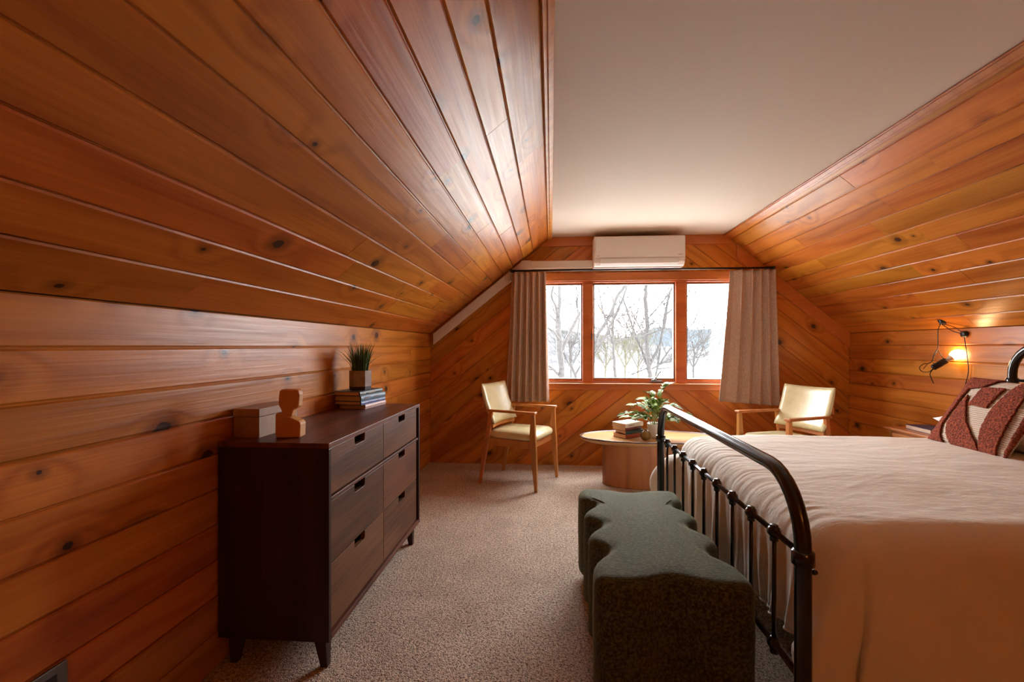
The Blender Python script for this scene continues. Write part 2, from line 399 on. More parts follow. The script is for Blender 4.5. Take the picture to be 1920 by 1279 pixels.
# left wall from the kink down
run_rows(wl, (XL, 0, KN), (0, 0, -1), (1, 0, 0), [PW] * 10, rj(3, 1.5, 3.5, {0: [], 1: [3.95], 2: [], 3: [-0.6], 4: [3.4], 5: []}))
SWB = [0, 0.165, 0.30, 0.44, 0.57, 0.705, 0.835, 0.965, 1.097, 1.228, 1.352, math.hypot(CX0 - XL, CZ - KN)]
SWL = [b_ - a for a, b_ in zip(SWB[:-1], SWB[1:])]
lj = {0: [1.40, 3.55, 4.2], 1: [-0.3, 2.95, 4.05], 2: [2.05, 2.75, 3.7], 3: [1.93, 3.25, 4.0], 4: [0.2, 3.6], 5: [-0.8, 2.55, 3.35, 4.2], 6: [3.1, 3.9],
      7: [1.92, 2.9, 3.8], 8: [0.3, 2.3, 3.3], 9: [-0.2, 1.9, 2.8, 4.1], 10: [2.4, 3.7], 11: [1.55, 4.2]}
vL = Vector((CX0 - XL, 0, CZ - KN)); run_rows(sl, (XL, 0, KN), vL, (vL.z, 0, -vL.x), SWL, lambda k: lj.get(k, []))
vR = Vector((CX1 - XR, 0, CZ - KN))
run_rows(sr, (XR, 0, KN), vR, (-vR.z, 0, vR.x * 1), [0.131] * 11 + [vR.length - 0.131 * 11], rj(9, 0.9, 2.3))
run_rows(wr, (XR, 0, KN), (0, 0, -1), (-1, 0, 0), [0.1205] * 11, rj(5, 1.0, 2.4))

# mouldings where slope meets flat ceiling
def mould(name, x, v, label):
    u = Vector(v).normalized(); n = Vector((0, 1, 0)).cross(u); n = n if n.z < 0 else -n
    base = Vector((x, 0, CZ))
    q = MB()
    for a, b_, h in ((0.0, 0.050, 0.012), (0.008, 0.034, 0.020)):
        p = [base - u * b_, base - u * a, base - u * a + n * h, base - u * b_ + n * h]
        q.hexa([Vector((c.x, YB, c.z)) for c in p], [Vector((c.x, D - 0.005, c.z)) for c in p])
    struct(q.build(name, 'pine_trim', bevel=0.002), label, 'trim')
mould('trim_1', CX0 + 0.006, vL, 'narrow wooden moulding along the left edge of the flat ceiling')
mould('trim_2', CX1 - 0.006, vR, 'narrow wooden moulding along the right edge of the flat ceiling')

# back wall (window wall)
def clip(poly, a, b_, c):       # keep a*x+b*y<=c
    out = []
    for i in range(len(poly)):
        p, q = poly[i], poly[(i + 1) % len(poly)]
        dp, dq = a * p[0] + b_ * p[1] - c, a * q[0] + b_ * q[1] - c
        if dp <= 0: out.append(p)
        if (dp < 0 < dq) or (dq < 0 < dp):
            t = dp / (dp - dq); out.append((p[0] + (q[0] - p[0]) * t, p[1] + (q[1] - p[1]) * t))
    return out
def area(p): return abs(sum(p[i][0] * p[(i + 1) % len(p)][1] - p[(i + 1) % len(p)][0] * p[i][1] for i in range(len(p)))) / 2 if len(p) > 2 else 0
def wall_end(name, y, sgn, window, label):
    # y: face plane; sgn=+1 wall lies at larger y
    t = lambda u, v, d: Vector((u, y + sgn * d, v))
    q = MB()
    pent = [(XL - T, 0), (XR + T, 0), (XR + T, KN), (CX1 + 0.06, CZ + 0.08), (CX0 - 0.06, CZ + 0.08), (XL - T, KN)]
    cells = [pent] if not window else [clip(pent, 1, 0, WX0), clip(pent, -1, 0, -WX1),
             clip(clip(clip(pent, 1, 0, WX1), -1, 0, -WX0), 0, 1, WZ0), clip(clip(clip(pent, 1, 0, WX1), -1, 0, -WX0), 0, -1, -WZ1)]
    for c in cells: q.prism(c, PT, PT + 0.14, t)
    return struct(q.build(name, 'pine_back'), label, 'wall')
wb = wall_end('wall_back', D, 1, True, 'far gable wall of diagonal pine planks around the window')
wn_ = wall_end('wall_near', YB, -1, False, 'plank gable wall behind the camera')
XC = 0.5 * (CX0 + CX1) - 0.0
ang = math.radians(38.4); ux, uz = math.cos(ang), math.sin(ang)
for side in (-1, 1):
    # band coordinate s = perpendicular distance; left half planks rise to the right
    nx, nz = (-uz, ux) if side < 0 else (uz, ux)
    half = [(XL, 0), (XC, 0), (XC, CZ), (CX0, CZ), (XL, KN)] if side < 0 else [(XC, 0), (XR, 0), (XR, KN), (CX1, CZ), (XC, CZ)]
    s0 = nx * (XC + side * 0.038) + nz * 0.772
    k0 = int(math.floor((min(nx * p[0] + nz * p[1] for p in half) - s0) / 0.1305)) - 1
    for k in range(k0, k0 + 30):
        lo, hi = s0 + k * 0.1305, s0 + (k + 1) * 0.1305
        full = clip(clip(half, nx, nz, hi), -nx, -nz, -lo)
        if area(full) < 0.0008: continue
        cx = sum(p[0] for p in full) / len(full); cz = sum(p[1] for p in full) / len(full)
        xd = Vector((ux, 0, uz if side < 0 else -uz))
        yd = Vector((nx, 0, nz)); org = Vector((cx, D, cz)); mm = frame(org, xd, yd)
        z = mm.to_3x3() @ Vector((0, 0, 1))
        if z.y > 0: mm = frame(org, -xd, yd)
        mi = mm.inverted(); q = MB(); got = 0
        for (g, d0, d1) in ((0.0005, PT, 0.006), (0.0035, 0.006, 0.0)):
            base = clip(clip(half, nx, nz, hi - g), -nx, -nz, -lo - g)
            hitw = area(clip(clip(clip(clip(base, 1, 0, WX1), -1, 0, -WX0), 0, 1, WZ1), 0, -1, -WZ0)) > 1e-6
            if not hitw: ps = [base]
            else:
                mid = clip(clip(base, 1, 0, WX1), -1, 0, -WX0)
                ps = [clip(base, 1, 0, WX0), clip(base, -1, 0, -WX1), clip(mid, 0, 1, WZ0), clip(mid, 0, -1, -WZ1)]
            for p in ps:
                if area(p) > 2e-5:
                    p = [a for i, a in enumerate(p) if (Vector(a) - Vector(p[i - 1])).length > 1e-6]
                    q.prism(p, d0, d1, lambda u, v, d: mi @ Vector((u, D + d, v))); got = 1
        if got:
            o = q.build('plank', 'pine', None); o.parent = wb; o.matrix_local = mm
for k in range(18):          # rear wall, behind camera
    z0 = k * 0.1305
    if z0 > CZ: break
    p = clip(clip([(XL, 0), (XR, 0), (XR, KN), (CX1, CZ), (CX0, CZ), (XL, KN)], 0, 1, z0 + 0.127), 0, -1, -z0)
    q = MB(); mm = Matrix.Translation((0, YB, z0)); q.prism(p, 0, PT, lambda u, v, d: Vector((u, -d, v - z0)))
    o = q.build('plank', 'pine', None); o.parent = wn_; o.matrix_local = mm

# trims on the gable wall
def flat(name, poly, m='pine_trim', y0=D - 0.018, y1=D, parent=None, bevel=0.002, label=None, cat='trim', kind=True):
    q = MB(); q.prism(poly, y0, y1, lambda u, v, d: Vector((u, d, v))); o = q.build(name, m, parent, bevel=bevel)
    if kind: struct(o, label, cat)
    return o
kL = (CZ - KN) / (CX0 - XL); kR = (CZ - KN) / (XR - CX1)
flat('trim_3', [(CX0 - 0.12, 2.205), (CX1 + 0.115, 2.205), (CX1, CZ), (CX0, CZ)], label='flat pine board under the ceiling on the gable wall')
hL, hR = 0.125 , 0.142
flat('trim_4', [(XL, KN - hL), (CX0 - 0.128, 2.20), (CX0 - 0.128, 2.20 - 0.0), (CX0 - (CZ - 2.20) / kL, 2.20), (XL, KN)][:2] + [(CX0 - (CZ - 2.20) / kL, 2.20), (XL, KN)], label='raking pine board under the left slope on the gable wall')
flat('trim_5', [(XR, KN - hR), (XR, KN), (CX1 + (CZ - 2.20) / kR, 2.20), (CX1 + (CZ - 2.20) / kR + 0.0, 2.20 - 0.001), (CX1 + (CZ - 2.20) / kR - 0.0, 2.0 + 0.199 - hR * 1.0)][:3] + [(CX1 + (CZ - 2.20) / kR, 2.20 - hR)], label='raking pine board under the right slope on the gable wall')

# ------------------------------------------------------------------ window
wf = MB()
to = lambda u, v, d: Vector((u, d, v))
def rect(q, x0, x1, z0, z1, y0, y1): q.box((x0, y0, z0), (x1, y1, z1))
rect(wf, WX0 - 0.09, WX1 + 0.09, 1.852, 1.932, D - 0.020, D)          # head casing
rect(wf, WX0 - 0.09, WX0, 0.83, 1.852, D - 0.020, D); rect(wf, WX1, WX1 + 0.09, 0.83, 1.852, D - 0.020, D)
rect(wf, WX0 - 0.09, WX1 + 0.09, 0.762, 0.812, D - 0.018, D)          # apron
win = struct(wf.build('window_1', 'frame_wood', bevel=0.003), 'wide three-light wooden window between the curtains', 'window')
q = MB(); rect(q, WX0 - 0.10, WX1 + 0.10, 0.812, 0.828, D - 0.032, D + 0.10); q.build('sill', 'frame_wood', win, bevel=0.003)
q = MB(); rect(q, WX0, WX1, 1.838, 1.852, D - 0.004, D + 0.14); rect(q, WX0, WX0 + 0.012, 0.828, 1.838, D, D + 0.14); rect(q, WX1 - 0.012, WX1, 0.828, 1.838, D, D + 0.14)
rect(q, WX0, WX1, 0.828, 0.84, D + 0.03, D + 0.14)
q.build('window_frame', 'frame_wood', win, bevel=0.002)
for x0, x1 in ((0.318, 0.424), (1.236, 1.341)):
    q = MB(); rect(q, x0, x1, 0.829, 1.838, D + 0.015, D + 0.13); q.build('mullion', 'frame_wood', win, bevel=0.003)
def sash(x0, x1, z0, z1, name, liner, w=0.018, wb_=0.022):
    q = MB(); y0, y1 = D + 0.045, D + 0.085
    rect(q, x0, x1, z1 - w, z1, y0, y1); rect(q, x0, x1, z0, z0 + wb_, y0, y1); rect(q, x0, x0 + w * 0.6, z0 + wb_, z1 - w, y0, y1); rect(q, x1 - w * 0.6, x1, z0 + wb_, z1 - w, y0, y1)
    o = q.build(name, 'frame_wood', win, bevel=0.002)
    q = MB(); a, b_, c, d_ = x0 + w * 0.6, x1 - w * 0.6, z0 + wb_, z1 - w; t = 0.007
    y0, y1 = D + 0.04, D + 0.075
    rect(q, a, b_, d_ - t, d_, y0, y1); rect(q, a, b_, c, c + t, y0, y1); rect(q, a, a + t, c + t, d_ - t, y0, y1); rect(q, b_ - t, b_, c + t, d_ - t, y0, y1)
    q.build('gasket', 'bluegrey' if liner else 'steel', o)
    q = MB(); rect(q, a + 0.001, b_ - 0.001, c + 0.001, d_ - 0.001, D + 0.062, D + 0.066); q.build('pane', 'glass', o)
sash(WX0 + 0.013, 0.317, 0.842, 1.837, 'sash', False, 0.012, 0.022)
sash(0.425, 1.235, 0.842, 1.837, 'sash', True, 0.012, 0.030)
sash(1.342, WX1 - 0.013, 0.842, 1.837, 'sash', False, 0.012, 0.026)
q = MB(); q.box((0.995, D + 0.012, 0.842), (1.105, D + 0.045, 0.856)); q.box((1.0, D - 0.005, 0.85), (1.045, D + 0.02, 0.868))
q.tube([(1.022, D - 0.004, 0.862), (1.045, D - 0.012, 0.895), (1.062, D - 0.016, 0.925), (1.085, D - 0.012, 0.95)], [0.009, 0.0075, 0.007, 0.008], 8)
q.build('crank_handle', 'steel', win, bevel=0.001)
q = MB(); q.box((0.405, D + 0.0, 1.26), (0.416, D + 0.02, 1.33)); q.build('latch', 'steel', win)

# ------------------------------------------------------------------ outdoors
g_ = MB(); g_.box((-120, D + 0.4, -4.2), (160, 90, -3.6)); go = struct(g_.build('ground', 'snow'), 'pale open ground below the window', 'ground')
lk = MB(); lk.box((-900, 90, -6.2), (1200, 1500, -6.0)); struct(lk.build('lake', 'lake'), 'pale lake beyond the trees', 'water')
def ridge(name, m, y, x0, x1, h, seed, label, n=60):
    q = MB(); r1, r2, r3 = [], [], []
    for i in range(n + 1):
        t = i / n; x = x0 + (x1 - x0) * t
        hh = h(t) * (1 + 0.10 * noise.noise((t * 9, seed, 0))) + 0.25 * noise.noise((t * 90, seed, 3))
        r1.append((x, y, -6.2)); r2.append((x, y + 30, -6 + hh)); r3.append((x, y + 120, -6.2))
    q.rings([r1, r2, r3], closed=False, cap0=False, cap1=False)
    return struct(q.build(name, m, smooth=True), label, 'hill')
ridge('hill', 'hill', 230, 10, 260, lambda t: 18.5 * min(1, t * 5) * (1 - 0.25 * t), 2.0, 'hazy blue hill across the lake')
ridge('far_shore', 'wood_far', 190, -60, 72, lambda t: 6.0 + 8 * math.sin(PI * t) ** 2, 5.0, 'grey wooded far shore behind the bare trees')

F_, SX_ = 853.0, 9.0
def at(px, py, Y):      # helper to lay out tree limbs as seen through the window, at distance Y
    u = (px - 960 - SX_) / F_; v_ = (649 - py) / F_; c, s = math.cos(YAW), math.sin(YAW)
    d = Vector((u * c - s, u * s + c, v_)); k = Y / d.y; return Vector((0, 0, H)) + d * k
def tree(label, Y, limbs, seed, twig_n=7, depth=3, m='bark', tw='twig', name='bare_tree', group=None, trunk_to=-3.7):
    r = random.Random(seed); tk = MB(); br = MB(); pts0 = None
    def grow(mb, p, d, ln, rad, lev):
        n = 5; pts = [p.copy()]; dd = d.copy()
        for i in range(n):
            dd = (dd + Vector((r.uniform(-1, 1), r.uniform(-1, 1), r.uniform(-0.6, 1.0))) * 0.22).normalized(); pts.append(pts[-1] + dd * ln / n)
        mb.tube(pts, [rad * (1 - 0.8 * i / n) for i in range(n + 1)], 4 if lev < 2 else 5, False)
        if lev > 0:
            for i in range(r.randint(3, 5)):
                k = r.randint(1, n); a = (pts[k] - pts[k - 1]).normalized()
                side = Vector((r.uniform(-1, 1), r.uniform(-0.7, 0.7), r.uniform(-0.5, 0.9)))
                grow(mb, pts[k], (a * 0.7 + side * 0.8).normalized(), ln * r.uniform(0.4, 0.65), rad * 0.5, lev - 1)
    root = None
    for li, (poly, r0, r1) in enumerate(limbs):
        P3 = [at(px, py, Y + dy) for px, py, dy in poly]; r0 *= 1.1; r1 *= 1.3
        if li == 0:
            b0 = P3[0]; P3 = [Vector((b0.x + 0.05, b0.y, trunk_to)), Vector((b0.x, b0.y, (trunk_to + b0.z) / 2))] + P3
            root = thing(name, label, 'tree', (b0.x + 0.05, b0.y, trunk_to), 0, group)
        fine = [P3[0]]
        for a, b_ in zip(P3[:-1], P3[1:]):
            for k in range(1, 5): fine.append(a.lerp(b_, k / 4) + Vector((r.uniform(-1, 1), r.uniform(-1, 1), 0)) * r0 * 0.25)
        n = len(fine); rs = [r0 + (r1 - r0) * (i / (n - 1)) for i in range(n)]
        if li == 0: rs[0] *= 1.6
        (tk if li == 0 else br).tube(fine, rs, 8)
        for i in range(int(twig_n * 1.25)):
            k = r.randint(2 if li else n // 2, n - 1); a = (fine[k] - fine[k - 1]).normalized()
            side = Vector((r.uniform(-1, 1), r.uniform(-0.7, 0.7), r.uniform(-0.3, 1)))
            grow(br, fine[k], (a * 0.6 + side).normalized(), r.uniform(0.5, 1.3) * Y / 11, max(0.011, rs[k] * 0.30), depth - 1)
    tk.build('trunk', m, root, smooth=True); br.build('branches', tw if tw != 'twig' else m, root, smooth=True)
tree('bare tree with thick forked trunk behind the left pane', 8.5,
     [([(1052, 705, 0), (1049, 640, 0), (1046, 596, 0.1)], 0.062, 0.045), ([(1046, 596, 0.1), (1049, 570, 0.2), (1050, 530, 0.3)], 0.034, 0.024),
      ([(1046, 596, 0.1), (1042, 575, -0.1), (1034, 556, -0.3), (1037, 535, -0.3)], 0.026, 0.016),
      ([(1052, 658, 0), (1068, 625, 0.2), (1086, 590, 0.4), (1103, 555, 0.5), (1112, 520, 0.6)], 0.034, 0.022), ([(1050, 640, 0), (1038, 622, -0.2), (1022, 612, -0.4)], 0.024, 0.018),
      ([(1048, 703, 0), (1036, 692, -0.2), (1022, 682, -0.3)], 0.026, 0.018)], 11, 2, 2)
tree('slim wavy bare tree at the right edge of the left pane', 9.0,
     [([(1080, 705, 0), (1068, 678, 0), (1070, 655, 0), (1082, 630, 0)], 0.034, 0.018), ([(1082, 630, 0), (1086, 600, 0.2), (1081, 570, 0.3), (1080, 530, 0.3)], 0.016, 0.009), ([(1078, 703, 0), (1090, 685, 0.1), (1104, 668, 0.2)], 0.024, 0.014)], 12, 5, 2)
tree('leaning bare tree crossing the left side of the centre pane', 10.0,
     [([(1095, 700, 0), (1106, 672, 0), (1118, 632, 0)], 0.05, 0.04), ([(1118, 632, 0), (1142, 596, 0.2), (1158, 555, 0.4), (1176, 530, 0.6)], 0.036, 0.026), ([(1106, 672, 0), (1130, 640, -0.2), (1150, 600, -0.3), (1167, 562, -0.4), (1176, 535, -0.4)], 0.026, 0.016),
      ([(1150, 640, 0), (1175, 633, 0.1), (1205, 630, 0.2)], 0.014, 0.008), ([(1115, 560, 0), (1128, 585, 0.1), (1145, 605, 0.2)], 0.010, 0.014)], 13, 5, 3)
tree('multi-stemmed bare tree in the middle of the centre pane', 11.0,
     [([(1218, 702, 0), (1214, 660, 0), (1212, 600, 0), (1210, 560, 0), (1213, 528, 0)], 0.060, 0.030), ([(1217, 695, 0), (1200, 650, 0.2), (1183, 605, 0.4), (1168, 560, 0.5)], 0.026, 0.014),
      ([(1216, 690, 0), (1238, 645, 0), (1248, 600, 0.1), (1252, 560, 0.2), (1262, 535, 0.2)], 0.034, 0.014), ([(1213, 600, 0), (1235, 575, -0.2), (1258, 545, -0.3)], 0.014, 0.008),
      ([(1212, 640, 0), (1195, 605, 0), (1183, 582, 0)], 0.014, 0.009), ([(1222, 692, 0), (1245, 680, 0), (1268, 677, 0)], 0.018, 0.010), ([(1214, 690, 0), (1195, 698, 0), (1178, 704, 0)], 0.016, 0.01)], 14, 7, 3)
tree('forked bare tree near the right mullion', 11.5,
     [([(1230, 702, 0), (1238, 650, 0), (1246, 590, 0), (1258, 545, 0)], 0.034, 0.014), ([(1232, 690, 0), (1256, 655, 0.1), (1278, 630, 0.3), (1300, 605, 0.4), (1312, 580, 0.4)], 0.02, 0.008),
      ([(1234, 684, 0), (1270, 668, 0.1), (1300, 655, 0.2), (1322, 640, 0.2)], 0.018, 0.006), ([(1234, 692, 0), (1265, 688, 0.1), (1300, 672, 0.2), (1325, 668, 0.2)], 0.016, 0.006),
      ([(1248, 590, 0), (1275, 570, 0.2), (1300, 552, 0.2)], 0.014, 0.006)], 15, 8, 3)
tree('slender grey tree left of the middle stems', 13.0,
     [([(1153, 703, 0), (1150, 650, 0), (1149, 600, 0), (1150, 560, 0)], 0.055, 0.02), ([(1150, 650, 0), (1135, 600, 0), (1125, 560, 0), (1122, 535, 0)], 0.02, 0.01)], 16, 9, 3)
for i, (px, Y, lab) in enumerate(((1135, 17, 'yellowish budding thicket low beside the left mullion'), (1172, 16, 'yellowish budding thicket low in the centre pane'), (1196, 18, 'grey budding thicket between the centre stems'), (1070, 17, 'thin thicket low in the left pane'), (1300, 17.5, 'thin thicket low in the right pane'))):
    tree(lab, Y, [([(px, 700, 0), (px + 2, 665, 0), (px - 2, 640, 0)], 0.04, 0.02), ([(px, 690, 0), (px + 16, 660, 0), (px + 22, 635, 0)], 0.022, 0.01), ([(px, 690, 0), (px - 14, 662, 0), (px - 22, 640, 0)], 0.022, 0.01)], 30 + i, 12, 3,
         m='bud' if i < 3 else 'twig', tw='bud' if i < 3 else 'twig', name='budding_bush')

# ------------------------------------------------------------------ curtains and rod
def curtain(x0t, x1t, x0b, x1b, zb0, zb1, pleats, seed, label, widths=None):
    nu, nv = 220, 40; q = MB(); rs = []
    ztop = 1.925
    for j in range(nv + 1):
        v_ = j / nv; row = []
        for i in range(nu + 1):
            u = i / nu; uu = u
            if widths: uu = widths(u)
            x0 = x0t + (x0b - x0t) * v_ ** 1.2; x1 = x1t + (x1b - x1t) * v_ ** 1.2
            ph = 2 * PI * pleats * uu + 0.25 * math.sin(2.2 * v_ + seed + 5 * uu)
            amp = 0.030 * (0.75 + 0.35 * v_) * (1 + 0.3 * noise.noise((uu * 4, seed, v_)))
            s = math.sin(ph); s = math.copysign(abs(s) ** 0.7, s)
            x = x0 + (x1 - x0) * u + 0.013 * math.sin(2 * ph) * (1 - 0.2 * v_)
            zb = zb0 + (zb1 - zb0) * u
            row.append((x, 4.475 + amp * s + 0.003 * noise.noise((uu * 20, v_ * 6, seed)), ztop + (zb - ztop) * v_))
        rs.append(row)
    q.rings(rs, closed=False, cap0=False, cap1=False)
    o = q.build('curtain', 'curtain', smooth=True, solid=0.004); return tag(o, label, 'curtain', 'window curtains')
curtain(-0.39, -0.048, -0.445, -0.022, 0.652, 0.655, 6, 1.0, 'taupe linen curtain hanging left of the window in even pleats')
curtain(1.70, 2.10, 1.60, 2.14, 0.672, 0.636, 4.6, 2.4, 'taupe linen curtain right of the window, inner edge swung out', lambda u: u ** 1.35)
cr = thing('curtain_rod', 'thin black metal curtain rod above the window', 'curtain rod', (0.85, 4.475, 1.94))
q = MB(); q.tube([(-0.385, 4.475, 1.942), (2.10, 4.475, 1.942)], 0.0095, 12); q.build('rod', 'black', cr, smooth=True)
for x in (-0.375, 2.088):
    yw = D - 0.069 if x < 0 else D - 0.019
    q = MB(); q.box((x - 0.008, 4.48, 1.932), (x + 0.008, yw - 0.004, 1.948)); q.box((x - 0.016, yw - 0.006, 1.905), (x + 0.016, yw, 1.965)); q.build('bracket', 'black', cr)
    q = MB(); q.lathe([(0.010, 0), (0.016, 0.002), (0.016, 0.02), (0.010, 0.022)], (0, 0, 0), 16, Matrix.Translation((x + (0.004 if x > 0 else -0.026), 4.475, 1.942)) @ Matrix.Rotation(PI / 2, 4, 'Y')); q.build('finial', 'black', cr, smooth=True)

# ------------------------------------------------------------------ air conditioner and line cover
ac = thing('air_conditioner', 'white wall-mounted mini-split air conditioner above the window', 'air conditioner', (0.84, D, 1.96))
prof = [(0.0, 2.248), (0.0, 1.985), (-0.03, 1.962), (-0.12, 1.958), (-0.165, 1.972), (-0.19, 1.995), (-0.205, 2.04), (-0.208, 2.235), (-0.203, 2.245), (-0.16, 2.25)]
q = MB(); q.rings([[Vector((x, D + y - 0.018, z)) for y, z in prof] for x in (0.413, 1.262)]); q.build('housing', 'white_plastic', ac, bevel=0.004)
q = MB(); q.box((0.425, D - 0.2305, 2.040), (1.250, D - 0.222, 2.243)); q.build('front_panel', 'white_plastic', ac, bevel=0.003)
q = MB(); pv = [(-0.2245, 2.030), (-0.231, 2.030), (-0.214, 1.990), (-0.186, 1.968), (-0.182, 1.974), (-0.206, 1.996)]
q.rings([[Vector((x, D + y - 0.003, z)) for y, z in pv] for x in (0.470, 1.195)]); q.build('louver', 'vane', ac)
q = MB(); q.box((1.21, D - 0.2265, 2.0), (1.245, D - 0.205, 2.03)); q.build('display_strip', 'white_plastic', ac)
def marks(x0, z, n, w, h, y, name, m, parent, pitch=1.35, axis='x', seed=1, mtx=None):
    r = random.Random(seed); q = MB(); x = 0
    for i in range(n):
        ww = w * r.uniform(0.6, 1.1); k = r.random()
        def bb(a, b_): 
            q.box(a, b_, mtx)
        if k < 0.33: bb((x, 0, 0), (x + ww * 0.3, 0.0006, h)); bb((x, 0, h * 0.8), (x + ww, 0.0006, h))
        elif k < 0.66: bb((x, 0, 0), (x + ww * 0.3, 0.0006, h)); bb((x + ww * 0.7, 0, 0), (x + ww, 0.0006, h)); bb((x, 0, 0), (x + ww, 0.0006, h * 0.22))
        else: bb((x, 0, h * 0.8), (x + ww, 0.0006, h)); bb((x, 0, 0), (x + ww, 0.0006, h * 0.2)); bb((x, 0, h * 0.4), (x + ww, 0.0006, h * 0.6)); bb((x, 0, 0), (x + ww * 0.25, 0.0006, h))
        x += w * pitch
    return q.build(name, m, parent)
marks(0, 0, 4, 0.0055, 0.009, 0, 'brand_marking', 'darkprint', ac, mtx=Matrix.Translation((0.437, D - 0.2311, 2.052)), seed=2)
marks(0, 0, 5, 0.0055, 0.009, 0, 'series_marking', 'darkprint', ac, mtx=Matrix.Translation((1.197, D - 0.2311, 2.060)), seed=5)

du = thing('line_set_cover', 'white plastic duct cover running from the air conditioner down the left slope', 'duct', (-0.3, D - 0.02, 2.0))
q = MB(); q.prism([(-0.205, 1.974), (0.412, 1.974), (0.412, 2.050), (-0.205, 2.050)], D - 0.068, D - 0.018, to); q.build('straight_channel', 'duct', du, bevel=0.006)
q = MB(); q.prism([(-1.195, 1.214), (-0.30, 1.930), (-0.30, 2.041), (-1.195, 1.325)], D - 0.068, D - 0.018, to); q.build('raking_channel', 'duct', du, bevel=0.006)
q = MB(); q.prism([(-0.302, 1.926), (-0.245, 1.970), (-0.20, 1.970), (-0.20, 2.056), (-0.285, 2.056), (-0.302, 2.044)], D - 0.072, D - 0.018, to); q.build('elbow', 'duct', du, bevel=0.003)

# ------------------------------------------------------------------ outlet
oc = tag(boxo('outlet_cover', 'steel', (XL, 0.985, 0.285), (XL + 0.008, 1.075, 0.40), bevel=0.002), 'small dark metal cover plate low on the left plank wall', 'outlet')
for z in (0.315, 0.355):
    q = MB(); q.box((XL + 0.008, 1.012, z), (XL + 0.0095, 1.048, z + 0.025)); q.build('socket', 'black', oc)

# ------------------------------------------------------------------ dresser
DX0, DX1, DY0, DY1, DZ = -1.232, -0.806, 1.60, 2.75, 0.845
dr = thing('dresser', 'dark walnut six-drawer dresser against the left plank wall', 'dresser', (-1.02, 2.175, 0))
boxo('top_panel', 'walnut', (DX0, DY0, DZ - 0.020), (DX1, DY1, DZ), dr, 0.002)
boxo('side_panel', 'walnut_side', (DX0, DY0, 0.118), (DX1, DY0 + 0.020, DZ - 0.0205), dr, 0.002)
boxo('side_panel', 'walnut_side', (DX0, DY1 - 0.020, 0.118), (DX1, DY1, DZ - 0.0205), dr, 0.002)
boxo('bottom_panel', 'walnut', (DX0, DY0 + 0.0205, 0.118), (DX1, DY1 - 0.0205, 0.138), dr, 0.002)
boxo('back_panel', 'walnut_side', (DX0 + 0.002, DY0 + 0.021, 0.139), (DX0 + 0.012, DY1 - 0.021, DZ - 0.021), dr)
boxo('carcass', 'dark_gap', (DX0 + 0.013, DY0 + 0.021, 0.139), (DX1 - 0.05, DY1 - 0.021, DZ - 0.021), dr)
boxo('rail', 'walnut', (DX1 - 0.05, DY0 + 0.0205, 0.628), (DX1 - 0.004, DY1 - 0.0205, 0.641), dr, 0.0015)
def drawer(y0, y1, z0, z1):
    yc = (y0 + y1) / 2; hw, hh = 0.052, 0.034; r = 0.012
    pts = [(y0, z0), (y1, z0), (y1, z1), (yc + hw, z1), (yc + hw, z1 - hh + r)]
    pts += [(yc + hw - r + r * math.cos(a), z1 - hh + r - r * math.sin(a)) for a in (0.52, 1.05, PI / 2)]
    pts += [(yc - hw + r - r * math.sin(a), z1 - hh + r - r * math.cos(a)) for a in (0.0, 0.52, 1.05)]
    pts += [(yc - hw, z1 - hh + r), (yc - hw, z1), (y0, z1)]
    q = MB(); q.prism(pts, DX1 - 0.032, DX1 - 0.012, lambda u, v, d: Vector((d, u, v)))
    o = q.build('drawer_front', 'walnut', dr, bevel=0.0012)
    q = MB(); q.box((DX1 - 0.048, yc - hw - 0.02, z1 - 0.06), (DX1 - 0.044, yc + hw + 0.02, z1 - 0.001)); q.build('finger_recess', 'dark_gap', o)
ym = (DY0 + DY1) / 2
for a, b_ in ((DY0 + 0.023, ym - 0.002), (ym + 0.002, DY1 - 0.032)):
    for z0, z1 in ((0.646, 0.820), (0.391, 0.621), (0.145, 0.387)): drawer(a, b_, z0, z1)
for x in (DX0 + 0.045, DX1 - 0.05):
    for y in (DY0 + 0.05, DY1 - 0.05):
        q = MB(); s = 1 if x < -1.02 else -1; t = 1 if y < 2.1 else -1
        lo = [(x + dx * 0.013 - s * 0.012, y + dy * 0.013 - t * 0.0, 0.0) for dx, dy in ((-1, -1), (1, -1), (1, 1), (-1, 1))]
        hi = [(x + dx * 0.024, y + dy * 0.024, 0.118) for dx, dy in ((-1, -1), (1, -1), (1, 1), (-1, 1))]
        q.hexa(lo, hi); q.build('leg', 'walnut_side', dr, bevel=0.002)

# box on dresser
bx = thing('keepsake_box', 'small brown lidded box at the near end of the dresser', 'box', (-1.175, 1.80, DZ))
mt = Matrix.Translation((-1.120, 1.672, DZ)) @ Matrix.Rotation(math.radians(-2), 4, 'Z')
q = MB(); q.box((-0.108, 0.002, 0.0), (-0.002, 0.252, 0.080), mt); q.build('body', 'box', bx, bevel=0.002)
q = MB(); q.box((-0.110, 0.0, 0.0815), (0, 0.254, 0.112), mt); q.build('lid', 'box', bx, bevel=0.002)
